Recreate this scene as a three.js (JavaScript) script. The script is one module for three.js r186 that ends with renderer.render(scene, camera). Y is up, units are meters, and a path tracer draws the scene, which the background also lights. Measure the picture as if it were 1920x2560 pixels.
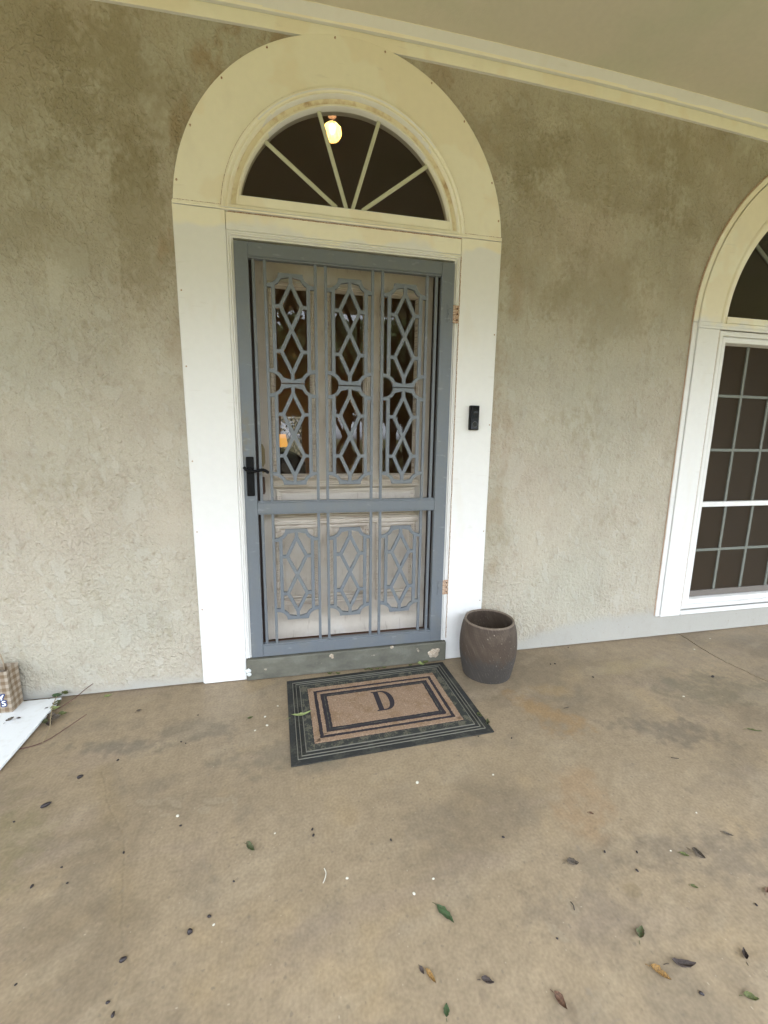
import * as THREE from 'three';
import { RoundedBoxGeometry } from 'three/addons/geometries/RoundedBoxGeometry.js';
import { mergeGeometries, toCreasedNormals } from 'three/addons/utils/BufferGeometryUtils.js';

// ---------------------------------------------------------------- camera, sky, sun, exposure
const scene = new THREE.Scene();
const camera = new THREE.PerspectiveCamera(100.39, 768 / 1024, 0.05, 600);
camera.rotation.order = 'YXZ';
camera.position.set(-0.3065, 1.3101, 2.2242);
camera.rotation.set(-0.1753, -0.2163, 0.0129);

const renderer = new THREE.WebGLRenderer({ antialias: true });
renderer.setSize(768, 1024);
renderer.toneMapping = THREE.LinearToneMapping;
renderer.toneMappingExposure = 4.9;
renderer.shadowMap.enabled = true;

// ---------------------------------------------------------------- noise
let seed = 20240611;
function rnd() { seed = (seed + 0x6D2B79F5) | 0; let t = Math.imul(seed ^ (seed >>> 15), 1 | seed); t = (t + Math.imul(t ^ (t >>> 7), 61 | t)) ^ t; return ((t ^ (t >>> 14)) >>> 0) / 4294967296; }
const rr = (a, b) => a + (b - a) * rnd();
const PERM = new Uint8Array(512), GX = new Float32Array(256), GY = new Float32Array(256);
{ const p = [...Array(256).keys()]; for (let i = 255; i > 0; i--) { const j = Math.floor(rnd() * (i + 1)); [p[i], p[j]] = [p[j], p[i]]; }
  for (let i = 0; i < 512; i++) PERM[i] = p[i & 255];
  for (let i = 0; i < 256; i++) { GX[i] = Math.cos(i * 2.399963); GY[i] = Math.sin(i * 2.399963); } }
function gn(x, y) {
  const xi = Math.floor(x), yi = Math.floor(y), fx = x - xi, fy = y - yi, X = xi & 255, Y = yi & 255;
  const u = fx * fx * fx * (fx * (fx * 6 - 15) + 10), v = fy * fy * fy * (fy * (fy * 6 - 15) + 10);
  const a = PERM[PERM[X] + Y], b = PERM[PERM[X + 1] + Y], c = PERM[PERM[X] + Y + 1], d = PERM[PERM[X + 1] + Y + 1];
  const n00 = GX[a] * fx + GY[a] * fy, n10 = GX[b] * (fx - 1) + GY[b] * fy, n01 = GX[c] * fx + GY[c] * (fy - 1), n11 = GX[d] * (fx - 1) + GY[d] * (fy - 1);
  const n0 = n00 + u * (n10 - n00), n1 = n01 + u * (n11 - n01);
  return (n0 + v * (n1 - n0)) * 1.5;
}
function fbm(x, y, o = 3) { let s = 0, a = 0.5; for (let i = 0; i < o; i++) { s += a * gn(x, y); x = x * 2.03 + 17.3; y = y * 2.03 + 9.1; a *= 0.5; } return s; }
const clamp = (v, a = 0, b = 1) => v < a ? a : v > b ? b : v;
const sst = (a, b, x) => { const t = clamp((x - a) / (b - a)); return t * t * (3 - 2 * t); };
const lerp = (a, b, t) => a + (b - a) * t;
const mix = (c, d, t) => { c[0] += (d[0] - c[0]) * t; c[1] += (d[1] - c[1]) * t; c[2] += (d[2] - c[2]) * t; };
const enc = l => { l = clamp(l); return Math.round(255 * (l <= 0.0031308 ? l * 12.92 : 1.055 * Math.pow(l, 1 / 2.4) - 0.055)); };

// overcast sky: one soft bright layer with cloud mottling
{
  const W = 512, H = 256, d = new Float32Array(W * H * 4);
  for (let j = 0; j < H; j++) for (let i = 0; i < W; i++) {
    const th = (j + 0.5) / H * Math.PI - Math.PI / 2, ph = (i + 0.5) / W * 2 * Math.PI, up = Math.sin(th);
    const cx = Math.cos(ph) * Math.cos(th), cz = Math.sin(ph) * Math.cos(th), k = 2.2 / (Math.max(up, 0) + 0.25);
    const n = fbm(cx * k + 3, cz * k + 5, 5);
    let L = up > 0 ? 1.25 + 0.5 * up + 0.6 * n : 0.4;
    L = Math.max(L, 0.35);
    d.set([L * 0.90, L * 0.99, L * 1.13, 1], (j * W + i) * 4);
  }
  const sky = new THREE.DataTexture(d, W, H, THREE.RGBAFormat, THREE.FloatType);
  sky.mapping = THREE.EquirectangularReflectionMapping; sky.magFilter = THREE.LinearFilter; sky.minFilter = THREE.LinearFilter; sky.wrapS = THREE.RepeatWrapping; sky.needsUpdate = true;
  scene.background = sky; scene.environment = sky;
}
const sun = new THREE.DirectionalLight(0xfff0d8, 0.6);
sun.position.set(-14, 34, 6); sun.target.position.set(0, 0, 4); sun.castShadow = true; sun.shadow.radius = 30;
sun.shadow.mapSize.set(2048, 2048); Object.assign(sun.shadow.camera, { left: -30, right: 30, top: 30, bottom: -30, near: 1, far: 90 });
scene.add(sun, sun.target);

// ---------------------------------------------------------------- helpers
function tex(w, h, fn, srgb = true) {          // fn(i, j, out) fills linear rgb 0..1 (or raw values)
  const d = new Uint8Array(w * h * 4), o = [0, 0, 0];
  for (let j = 0; j < h; j++) for (let i = 0; i < w; i++) { fn(i, j, o); const k = (j * w + i) * 4;
    if (srgb) { d[k] = enc(o[0]); d[k + 1] = enc(o[1]); d[k + 2] = enc(o[2]); } else { d[k] = d[k + 1] = d[k + 2] = Math.round(255 * clamp(o[0])); }
    d[k + 3] = 255; }
  const t = new THREE.DataTexture(d, w, h, THREE.RGBAFormat); if (srgb) t.colorSpace = THREE.SRGBColorSpace;
  t.wrapS = t.wrapT = THREE.MirroredRepeatWrapping; t.magFilter = THREE.LinearFilter; t.minFilter = THREE.LinearMipmapLinearFilter; t.generateMipmaps = true; t.needsUpdate = true; return t;
}
function place(t, x0, y0, w, h) { t.repeat.set(1 / w, 1 / h); t.offset.set(-x0 / w, -y0 / h); return t; }
const lin = (r, g, b) => new THREE.Color().setRGB(r, g, b);
const mat = (r, g, b, rough = 0.7, extra = {}) => new THREE.MeshStandardMaterial({ color: lin(r, g, b), roughness: rough, ...extra });
const used = new Map();
function numbered(n) { const k = used.get(n) || 0; used.set(n, k + 1); return k ? `${n}_${String(k).padStart(3, '0')}` : n; }
function tag(o, label, category, group) { o.userData.label = label; o.userData.category = category; if (group) o.userData.group = group; return o; }
function thing(name, label, category, pos = [0, 0, 0], turn = 0, group) {
  const g = new THREE.Group(); g.name = numbered(name); g.position.set(...pos); g.rotation.y = turn; scene.add(g); return tag(g, label, category, group);
}
function planarUV(g) {
  const p = g.attributes.position, n = g.attributes.normal, uv = new Float32Array(p.count * 2);
  for (let i = 0; i < p.count; i++) {
    const ax = Math.abs(n.getX(i)), ay = Math.abs(n.getY(i)), az = Math.abs(n.getZ(i)), x = p.getX(i), y = p.getY(i), z = p.getZ(i);
    if (az >= ax && az >= ay) { uv[2 * i] = x; uv[2 * i + 1] = y; } else if (ax >= ay) { uv[2 * i] = z + x; uv[2 * i + 1] = y; } else { uv[2 * i] = x; uv[2 * i + 1] = z; }
  }
  g.setAttribute('uv', new THREE.BufferAttribute(uv, 2)); return g;
}
function part(name, geo, m, parent = scene, uv = true) {
  if (Array.isArray(geo)) geo = mergeGeometries(geo.map(g => { g = g.index ? g.toNonIndexed() : g; for (const k of Object.keys(g.attributes)) if (!['position', 'normal', 'uv'].includes(k)) g.deleteAttribute(k); if (!g.attributes.uv) planarUV(g); return g; }));
  if (uv) planarUV(geo);
  const o = new THREE.Mesh(geo, m); o.name = parent === scene ? numbered(name) : name; o.castShadow = o.receiveShadow = true; parent.add(o); return o;
}
function structure(name, geo, m, uv) { const o = part(name, geo, m, scene, uv); o.userData.kind = 'structure'; return o; }
function box(x0, x1, y0, y1, z0, z1, r = 0) {
  const g = r ? new RoundedBoxGeometry(x1 - x0, y1 - y0, z1 - z0, 2, r) : new THREE.BoxGeometry(x1 - x0, y1 - y0, z1 - z0);
  g.translate((x0 + x1) / 2, (y0 + y1) / 2, (z0 + z1) / 2); return g;
}
const sheet = (x0, x1, y0, y1, z) => new THREE.PlaneGeometry(x1 - x0, y1 - y0).translate((x0 + x1) / 2, (y0 + y1) / 2, z);
// sweep a profile [[offset to the left of travel, z], ...] along a 2D path, mitred corners
function sweep(path, profile, closed = false, crease = 0.5) {
  const n = path.length, m = profile.length, ring = [];
  for (let i = 0; i < n; i++) {
    const a = path[closed ? (i + n - 1) % n : Math.max(i - 1, 0)], b = path[i], c = path[closed ? (i + 1) % n : Math.min(i + 1, n - 1)];
    let d1 = [b[0] - a[0], b[1] - a[1]], d2 = [c[0] - b[0], c[1] - b[1]]; let l1 = Math.hypot(...d1), l2 = Math.hypot(...d2);
    if (l1 < 1e-9) { d1 = d2; l1 = l2; } if (l2 < 1e-9) { d2 = d1; l2 = l1; }
    const n1 = [-d1[1] / l1, d1[0] / l1], n2 = [-d2[1] / l2, d2[0] / l2];
    const k = 1 / Math.max(0.3, 1 + n1[0] * n2[0] + n1[1] * n2[1]);
    ring.push([b[0], b[1], (n1[0] + n2[0]) * k, (n1[1] + n2[1]) * k]);
  }
  const v = (i, j) => { const r = ring[i % n], q = profile[j]; return [r[0] + r[2] * q[0], r[1] + r[3] * q[0], q[1]]; };
  const pos = [];
  for (let i = 0; i < (closed ? n : n - 1); i++) for (let j = 0; j < m - 1; j++) { const a = v(i, j), b = v(i + 1, j), c = v(i + 1, j + 1), d = v(i, j + 1); pos.push(...a, ...b, ...c, ...a, ...c, ...d); }
  if (!closed) for (const i of [0, n - 1]) for (let j = 1; j < m - 1; j++) { const a = v(i, 0), b = v(i, j), c = v(i, j + 1); i ? pos.push(...a, ...c, ...b) : pos.push(...a, ...b, ...c); }
  let g = new THREE.BufferGeometry(); g.setAttribute('position', new THREE.Float32BufferAttribute(pos, 3));
  g.computeVertexNormals(); g = toCreasedNormals(g, crease); return planarUV(g);
}
const rectPath = (x0, x1, y0, y1) => [[x0, y0], [x1, y0], [x1, y1], [x0, y1]];     // counter-clockwise: offset > 0 points inwards
function jitterRect(x0, x1, y0, y1, step, amp) { const o = [], c = rectPath(x0, x1, y0, y1); c.forEach((a, i) => { const b = c[(i + 1) % 4], l = Math.hypot(b[0] - a[0], b[1] - a[1]), k = Math.max(1, Math.round(l / step)); for (let q = 0; q < k; q++) { const t = q / k, e = q ? rr(-amp, amp) : 0, nx = -(b[1] - a[1]) / l, ny = (b[0] - a[0]) / l; o.push([a[0] + (b[0] - a[0]) * t + nx * e, a[1] + (b[1] - a[1]) * t + ny * e]); } }); return o; }
const arcPath = (cx, cy, r, a0, a1, k = 48) => [...Array(k + 1)].map((_, i) => { const a = a0 + (a1 - a0) * i / k; return [cx + r * Math.cos(a), cy + r * Math.sin(a)]; });
function extrude(shape, z0, z1, bevel = 0, curve = 24) {
  const g = new THREE.ExtrudeGeometry(shape, { depth: z1 - z0 - 2 * bevel, bevelEnabled: bevel > 0, bevelSize: bevel, bevelOffset: -bevel, bevelThickness: bevel, bevelSegments: 1, curveSegments: curve });
  g.translate(0, 0, z0 + bevel); return g;
}
const poly = pts => { const s = new THREE.Shape(); pts.forEach((p, i) => i ? s.lineTo(...p) : s.moveTo(...p)); s.closePath(); return s; };
const holeOf = pts => { const s = new THREE.Path(); pts.forEach((p, i) => i ? s.lineTo(...p) : s.moveTo(...p)); s.closePath(); return s; };
const curve = (pts) => new THREE.CatmullRomCurve3(pts.map(p => new THREE.Vector3(...p)));
const tube = (pts, r, seg = 24, rad = 8) => new THREE.TubeGeometry(curve(pts), seg, r, rad);
const D2R = Math.PI / 180;

// ---------------------------------------------------------------- surfaces
const TW = 4.8, TH = 3.36;                       // the stucco sheet: x -1.9..2.9, y 0..3.36
const wallH = new Float32Array(2048 * 1434);
const wallMap = tex(2048, 1434, (i, j, o) => {
  const X = -1.9 + (i + 0.5) / 2048 * TW, Y = (j + 0.5) / 1434 * TH;
  const f1 = fbm(X * 60, Y * 60, 3), f2 = gn(X * 150 + 7, Y * 150);
  const wx = X + 0.018 * fbm(X * 13 + 3, Y * 13, 2), wy = Y + 0.018 * fbm(X * 13 + 40, Y * 13, 2);
  const n1 = fbm(wx * 4.2, wy * 2.2 + 11, 3), n2 = fbm(wx * 17 + wy * 4, wy * 9 + 5, 3), n3 = fbm(wx * 36 + 50, wy * 28, 3);
  const base = sst(0.02, 0.1, Y - (X > 0.9 ? 0.12 * sst(0.9, 1.7, X) : -0.02) + 0.05 * n1);      // smooth painted strip at the foot
  const t1 = sst(0.27, 0.31, n1 + 0.12 * f1), t1b = sst(0.24, 0.27, n2 + 0.12 * f1);
  const flat = Math.max(t1, t1b);
  const t2 = sst(0.015, 0.045, n3 + 0.16 * f1), t3 = sst(0.07, 0.12, f1 + 0.22 * f2);
  const zone = clamp(0.55 + 1.3 * fbm(X * 2.1 + 44, Y * 1.8, 2));                          // some areas are lacier than others
  const rough = (1 - 0.8 * flat) * base * (0.35 + 0.65 * zone);
  const h = 0.26 + 0.30 * flat * base + rough * (0.30 * t2 + 0.26 * t3) + 0.02 * f2;
  wallH[j * 2048 + i] = h;
  
  o[0] = 0.432; o[1] = 0.398; o[2] = 0.330;
  mix(o, [0.450, 0.430, 0.378], flat * 0.55);
  const fl = fbm(X * 44 + 120, Y * 31 + 60, 3), gr = fbm(X * 19 + 33, Y * 12 + 71, 4); mix(o, [0.240, 0.185, 0.120], 0.20 * sst(0.20, 0.36, fl + 0.25 * gr) + 0.16 * sst(0.12, 0.4, gr));     // brown flecks that paint in the shadows of the stucco crevices
  const tint = fbm(X * 1.7 + 9, Y * 1.5, 3); mix(o, tint > 0 ? [0.440, 0.375, 0.312] : [0.405, 0.398, 0.335], Math.abs(tint) * 0.9);
  const mott = 1 + 0.12 * fbm(X * 5 + 70, Y * 4, 4) + 0.08 * f2 + 0.05 * f1; o[0] *= mott * 0.965; o[1] *= mott * 0.950; o[2] *= mott * 0.905;
  // rusty wash and dirt creeping out from under the trim, broken up by the stucco
  const dr = Y > 2.277 ? Math.hypot(X, Y - 2.277) - 0.78 : Math.abs(X) - 0.78;
  const blot = sst(-0.15, 0.4, fbm(X * 8 + 31, Y * 4, 4) + 0.3 * fl);
  const reach = 0.05 + 0.13 * clamp(0.5 + fbm(X * 3 + 5, Y * 2.6, 2) * 1.6);
  const side = X < 0 ? sst(1.55, 2.1, Y + 0.3 * n1) : 0.55;
  mix(o, [0.285, 0.195, 0.105], dr > -0.05 && dr < reach ? blot * side * 0.62 * sst(0, 0.35, 1 - dr / reach) : 0);
  const moss = sst(0.12, 0.42, fbm(X * 2.6 + 60, Y * 3.2 + 8, 4)) * sst(-0.1, 0.3, fbm(X * 24, Y * 20 + 4, 3)); mix(o, [0.262, 0.222, 0.120], 0.30 * moss);
  // ragged brown stains, mostly high up, that darken the upper wall
  const ragged = 1.6 * fbm(X * 5 + 21, Y * 5, 4) + 1.1 * fl;
  for (const [cx, cy, rx, ry, k] of [[-1.35, 2.75, 0.55, 0.45, 0.42], [-0.98, 2.72, 0.30, 0.38, 0.42], [-1.1, 2.2, 0.35, 0.30, 0.26], [-0.92, 2.15, 0.13, 0.42, 0.45], [-1.5, 2.25, 0.25, 0.25, 0.25], [0.85, 2.8, 0.28, 0.2, 0.42], [1.4, 2.72, 0.55, 0.28, 0.40], [2.1, 2.75, 0.5, 0.3, 0.36], [1.42, 2.08, 0.35, 0.26, 0.36], [1.0, 2.3, 0.25, 0.35, 0.32], [1.85, 2.25, 0.25, 0.3, 0.22], [0.86, 0.75, 0.08, 0.5, 0.25]]) {
    if (Math.abs(X - cx) > 1.6 * rx || Math.abs(Y - cy) > 1.6 * ry) continue; const d = blob(X, Y, cx, cy, rx, ry) + ragged; if (d < 1.2) mix(o, [0.228, 0.190, 0.108], 0.85 * k * (1 - sst(0.2, 1.2, d))); }
  mix(o, [0.372, 0.362, 0.330], (1 - base) * 0.75);
  const spk = gn(X * 85 + 200, Y * 85); if (spk > 0.83) mix(o, [0.15, 0.11, 0.07], 0.5);
});
const wallBump = tex(2048, 1434, (i, j, o) => { o[0] = wallH[j * 2048 + i]; }, false);
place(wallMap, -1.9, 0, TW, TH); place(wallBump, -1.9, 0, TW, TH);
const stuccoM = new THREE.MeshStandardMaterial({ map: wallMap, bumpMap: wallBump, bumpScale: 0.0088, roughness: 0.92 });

const FW = 5.2, FD = 2.6;                        // the slab sheet: x -2..3.2, z -0.2..2.4
const floorH = new Float32Array(2048 * 1024);
const scuffs = [[-0.79, 0.796, 0.5], [-0.75, 0.76, 0.6], [-0.621, 0.821, 0.2], [-0.531, 0.82, 1.2], [-0.843, 0.741, 0.3], [-0.6, 0.786, 0.2], [0.36, 1.41, 0.8], [0.44, 1.36, 1.3]];
const seam = [[-1.06, 0.55], [-0.969, 0.736], [-0.871, 0.874], [-0.827, 1.014], [-0.774, 1.185], [-0.728, 1.266], [-0.734, 1.4], [-0.72, 1.6]];
const segD = (x, y, pts) => { let b = 9; for (let i = 0; i < pts.length - 1; i++) { const [ax, ay] = pts[i], [bx, by] = pts[i + 1], dx = bx - ax, dy = by - ay, t = clamp(((x - ax) * dx + (y - ay) * dy) / (dx * dx + dy * dy)); b = Math.min(b, Math.hypot(x - ax - t * dx, y - ay - t * dy)); } return b; };
function blob(x, y, cx, cy, rx, ry, a = 0) { const c = Math.cos(a), s = Math.sin(a), u = ((x - cx) * c + (y - cy) * s) / rx, v = (-(x - cx) * s + (y - cy) * c) / ry; return u * u + v * v; }
const floorMap = tex(2048, 1024, (i, j, o) => {
  const X = -2 + (i + 0.5) / 2048 * FW, Z = -0.2 + (j + 0.5) / 1024 * FD;
  const f = fbm(X * 110, Z * 110, 2), g = fbm(X * 26 + 4, Z * 26, 4), l = fbm(X * 1.5 + 2, Z * 1.9 + 7, 4), m = fbm(X * 4.4 + 12, Z * 5.2, 4), w = fbm(X * 7 + 1, Z * 7, 3) * 0.8;
  o[0] = 0.352; o[1] = 0.282; o[2] = 0.198;
  mix(o, [0.272, 0.218, 0.155], sst(-0.02, 0.35, l) * 0.95);
  mix(o, [0.412, 0.335, 0.240], sst(0.05, 0.45, -l) * 0.55);
  mix(o, [0.250, 0.208, 0.158], sst(0.1, 0.42, m) * 0.5);
  mix(o, [0.420, 0.325, 0.205], sst(0.16, 0.45, fbm(X * 3 + 80, Z * 3.4, 4)) * 0.5);
  mix(o, [0.335, 0.270, 0.215], sst(0.1, 0.5, fbm(X * 2.2 + 30, Z * 6 + 3, 3)) * 0.45);
  const st = (cx, cy, rx, ry, a, c, k) => { const q = 2 * Math.max(rx, ry); if (Math.abs(X - cx) > q || Math.abs(Z - cy) > q) return; const d = blob(X, Z, cx, cy, rx, ry, a) + w * 1.9 + g * 1.1; if (d < 1.3) mix(o, c, k * 1.0 * (1 - sst(-0.1, 1.3, d))); };
  st(0.88, 0.60, 0.10, 0.22, -0.5, [0.40, 0.255, 0.115], 0.6); st(0.98, 0.40, 0.13, 0.06, 0.3, [0.40, 0.29, 0.15], 0.5); st(1.36, 0.80, 0.26, 0.10, 0.35, [0.195, 0.165, 0.130], 0.7); st(1.6, 0.27, 0.33, 0.07, 0.05, [0.44, 0.36, 0.22], 0.5);
  st(0.71, 1.05, 0.12, 0.16, 0.6, [0.40, 0.27, 0.16], 0.45); st(-1.05, 0.42, 0.28, 0.05, 0.2, [0.19, 0.17, 0.14], 0.6); st(-0.75, 0.38, 0.2, 0.09, 0.2, [0.2, 0.175, 0.14], 0.5); st(1.0, 1.32, 0.3, 0.1, 0.2, [0.225, 0.188, 0.150], 0.55);
  st(1.9, 0.55, 0.4, 0.16, 0.15, [0.2, 0.18, 0.13], 0.55); st(0.2, 0.80, 0.5, 0.13, 0, [0.43, 0.345, 0.235], 0.45); st(-0.35, 0.62, 0.32, 0.1, 0.1, [0.235, 0.205, 0.16], 0.5); st(-1.3, 0.95, 0.2, 0.35, 0, [0.27, 0.235, 0.13], 0.5); st(0.5, 1.42, 0.22, 0.09, 0.3, [0.25, 0.205, 0.16], 0.5);
  st(0.30, 1.565, 0.016, 0.03, 0.2, [0.17, 0.125, 0.085], 0.5); st(0.645, 1.36, 0.025, 0.02, 0, [0.26, 0.2, 0.12], 0.45); st(0.11, 1.485, 0.012, 0.03, 0, [0.2, 0.155, 0.12], 0.4);
  for (const [sx, sz, a] of scuffs) { const d = blob(X, Z, sx, sz, 0.045, 0.013, a) + g * 3.2 + w * 1.5; if (d < 1.1) mix(o, [0.47, 0.41, 0.31], 0.30 * (1 - sst(0.1, 1.1, d))); }
  const sd = segD(X + 0.007 * fbm(X * 24, Z * 24, 3), Z, seam);
  if (sd < 0.06) { mix(o, [0.34, 0.255, 0.14], 0.35 * (1 - sst(0.004, 0.06, sd)) * clamp(0.6 + m)); mix(o, [0.22, 0.18, 0.13], 0.32 * sst(-0.3, 0.2, g) * (1 - sst(0.001, 0.005, sd + 0.003 * gn(X * 50, Z * 50)))); }
  const hair = Math.abs(fbm(X * 5 + Z * 2 + 40, Z * 17 - X * 3, 3)), swirl = sst(0.12, 0.4, fbm(X * 3.2 + 5, Z * 8 + X * 2.5, 5)); mix(o, [0.43, 0.36, 0.265], 0.34 * swirl + (hair < 0.012 ? 0.16 * sst(0, 0.3, l + 0.2) : 0));
  const k = 1 + 0.20 * g + 0.30 * f + 0.08 * fbm(X * 11 + 90, Z * 11, 4); o[0] *= k * 0.70; o[1] *= k * 0.665; o[2] *= k * 0.60;
  const s = gn(X * 70 + 300, Z * 70), s2 = gn(X * 120 + 30, Z * 120); if (s > 0.74) mix(o, [0.13, 0.105, 0.08], 0.5); if (s2 < -0.86) mix(o, [0.5, 0.43, 0.33], 0.5);
  const c1 = Math.abs(fbm(X * 2.3 + 55, Z * 2.3, 5)); if (c1 < 0.003 && m > 0.2) mix(o, [0.2, 0.165, 0.13], 0.35);
  floorH[j * 2048 + i] = 0.5 + 0.22 * g + 0.14 * f + 0.3 * m - 0.3 * (1 - sst(0, 0.006, sd));
});
const floorBump = tex(2048, 1024, (i, j, o) => { o[0] = floorH[j * 2048 + i]; }, false);
place(floorMap, -2, -0.2, FW, FD); place(floorBump, -2, -0.2, FW, FD);
const floorRough = tex(512, 256, (i, j, o) => { o[0] = 0.62 + 0.35 * fbm(i / 40, j / 40, 4) + 0.1; }, false); place(floorRough, -2, -0.2, FW, FD);
const slabM = new THREE.MeshStandardMaterial({ map: floorMap, bumpMap: floorBump, bumpScale: 0.002, roughnessMap: floorRough, roughness: 0.78 });

// white trim paint with yellowed, patchily touched-up areas (as on the photographed arch)
const trimMap = place(tex(1024, 1024, (i, j, o) => {
  const X = -1.0 + i / 1023 * 5.6, Y = j / 1023 * 3.3, k = X > 1.5 ? 3.3 : 0;
  const n = fbm(X * 3.1 + 4 + k, Y * 2.6 + 3, 4), f = fbm(X * 30, Y * 30, 3);
  o[0] = 0.73; o[1] = 0.72; o[2] = 0.695;
  const old = sst(2.22, 2.26, Y + (X > 1.5 ? 0.235 : 0) + 0.10 * fbm(X * 5, Y * 5 + 20, 3));          // arch and header turn a lighter cream above an uneven line
  mix(o, [0.835, 0.79, 0.635], old * 0.9);
  mix(o, [0.78, 0.69, 0.52], old * 0.5 * sst(-0.02, 0.1, n + 0.06 * f));
  const dirt = sst(0.2, 0.5, fbm(X * 9 + 70, Y * 3, 4)); mix(o, [0.66, 0.60, 0.50], dirt * 0.18);
  const streak = sst(0.55, 0.7, gn(X * 11 + 3, Y * 75)); mix(o, [0.55, 0.51, 0.45], streak * 0.20 * sst(0.1, 0.4, gn(X * 3, Y * 7 + 90)));
  const q = 1 + 0.03 * f; o[0] *= q; o[1] *= q; o[2] *= q;
}), -1.0, 0, 5.6, 3.3);
const trimBump = place(tex(512, 512, (i, j, o) => { o[0] = 0.5 + 0.5 * fbm(i / 5, j / 7, 4); }, false), 0, 0, 0.6, 0.6);
const trimM = new THREE.MeshStandardMaterial({ map: trimMap, bumpMap: trimBump, bumpScale: 0.0004, roughness: 0.5 });
const stainMap = place(tex(1024, 1024, (i, j, o) => { const X = i / 1024 * 1.6, Y = j / 1024 * 1.6, n = fbm(X * 16, Y * 16, 5), f = fbm(X * 70, Y * 70, 2);
  o[0] = 0.77; o[1] = 0.69; o[2] = 0.50; mix(o, [0.52, 0.36, 0.20], sst(-0.05, 0.35, n + 0.15 * f) * 0.6); mix(o, [0.30, 0.17, 0.09], sst(0.34, 0.5, n + 0.2 * f) * 0.5); }), -0.8, 2.0, 1.6, 1.6);
const stainedTrimM = new THREE.MeshStandardMaterial({ map: stainMap, roughness: 0.7 });
const rustM = new THREE.MeshStandardMaterial({ map: place(tex(256, 256, (i, j, o) => { const n = fbm(i / 9, j / 9, 4); o[0] = 0.50; o[1] = 0.35; o[2] = 0.24; mix(o, [0.20, 0.075, 0.03], sst(-0.1, 0.3, n)); mix(o, [0.72, 0.66, 0.55], sst(0.1, 0.35, -n)); }), 0, 0, 0.12, 0.12), roughness: 0.85 });
const doorMap = place(tex(1024, 1024, (i, j, o) => { const X = -0.6 + i / 1023 * 1.2, Y = j / 1023 * 2.3, n = fbm(X * 9, Y * 7, 4), f = fbm(X * 60, Y * 60, 2);
  o[0] = 0.136; o[1] = 0.152; o[2] = 0.168; mix(o, [0.157, 0.165, 0.160], sst(-0.1, 0.5, n) * 0.6);
  const grime = (1 - sst(0.4, 1.2, blob(X, Y, -0.517, 1.29, 0.025, 0.16))) * sst(-0.25, 0.15, fbm(X * 30, Y * 22, 4)); mix(o, [0.16, 0.145, 0.11], grime * 0.65);
  mix(o, [0.32, 0.33, 0.33], sst(0.32, 0.5, fbm(X * 14 + 50, Y * 40, 3)) * 0.25); const k = 1 + 0.05 * f; o[0] *= k; o[1] *= k; o[2] *= k; }), -0.6, 0, 1.2, 2.3);
const steelM = new THREE.MeshStandardMaterial({ map: doorMap, bumpMap: trimBump, bumpScale: 0.0005, roughness: 0.42 });
const woodMap = place(tex(1024, 1024, (i, j, o) => { const X = -0.6 + i / 1023 * 1.2, Y = j / 1023 * 2.3, n = fbm(X * 5, Y * 4 + 9, 4), g = fbm(X * 46, Y * 9, 3), f = fbm(X * 60, Y * 60, 2);
  o[0] = 0.550; o[1] = 0.492; o[2] = 0.420; mix(o, [0.42, 0.36, 0.295], sst(-0.05, 0.4, n) * 0.45); mix(o, [0.59, 0.555, 0.505], sst(0.05, 0.4, -n) * 0.6); mix(o, [0.24, 0.17, 0.12], sst(0.25, 0.5, g + 0.3 * n) * 0.35); const k = 1 + 0.06 * f; o[0] *= k; o[1] *= k; o[2] *= k; }), -0.6, 0, 1.2, 2.3);
const woodM = new THREE.MeshStandardMaterial({ map: woodMap, roughness: 0.62 });
// moulding paint with thin irregular brown streaks
const mouldM = new THREE.MeshStandardMaterial({ map: place(tex(1024, 1024, (i, j, o) => { const X = -0.6 + i / 1023 * 1.2, Y = j / 1023 * 2.3, g = fbm(X * 6, Y * 150, 3), n = fbm(X * 7 + 3, Y * 9, 4);
  o[0] = 0.63; o[1] = 0.56; o[2] = 0.475; mix(o, [0.23, 0.145, 0.085], sst(0.05, 0.4, g + 0.5 * n) * 0.6); mix(o, [0.66, 0.60, 0.52], sst(0.1, 0.4, -g) * 0.4); }), -0.6, 0, 1.2, 2.3), roughness: 0.6 });
const glassM = new THREE.MeshPhysicalMaterial({ color: 0xffffff, roughness: 0.015, transmission: 1, thickness: 0, ior: 1.52 });
const paneM = new THREE.MeshPhysicalMaterial({ color: lin(0.62, 0.60, 0.55), roughness: 0.03, transmission: 1, thickness: 0, ior: 1.52 });
const fanBarM = mat(0.50, 0.50, 0.37, 0.5);
const screenM = new THREE.MeshPhysicalMaterial({ color: lin(0.34, 0.255, 0.165), roughness: 0.65, transmission: 0.90, thickness: 0, ior: 1.5, specularIntensity: 0.15 });
const muntinM = mat(0.145, 0.152, 0.125, 0.7), blackM = new THREE.MeshPhysicalMaterial({ color: lin(0.004, 0.004, 0.0045), roughness: 0.5, specularIntensity: 0.3 }), bronzeM = mat(0.045, 0.028, 0.024, 0.5), brownM = mat(0.09, 0.045, 0.025, 0.6);

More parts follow.
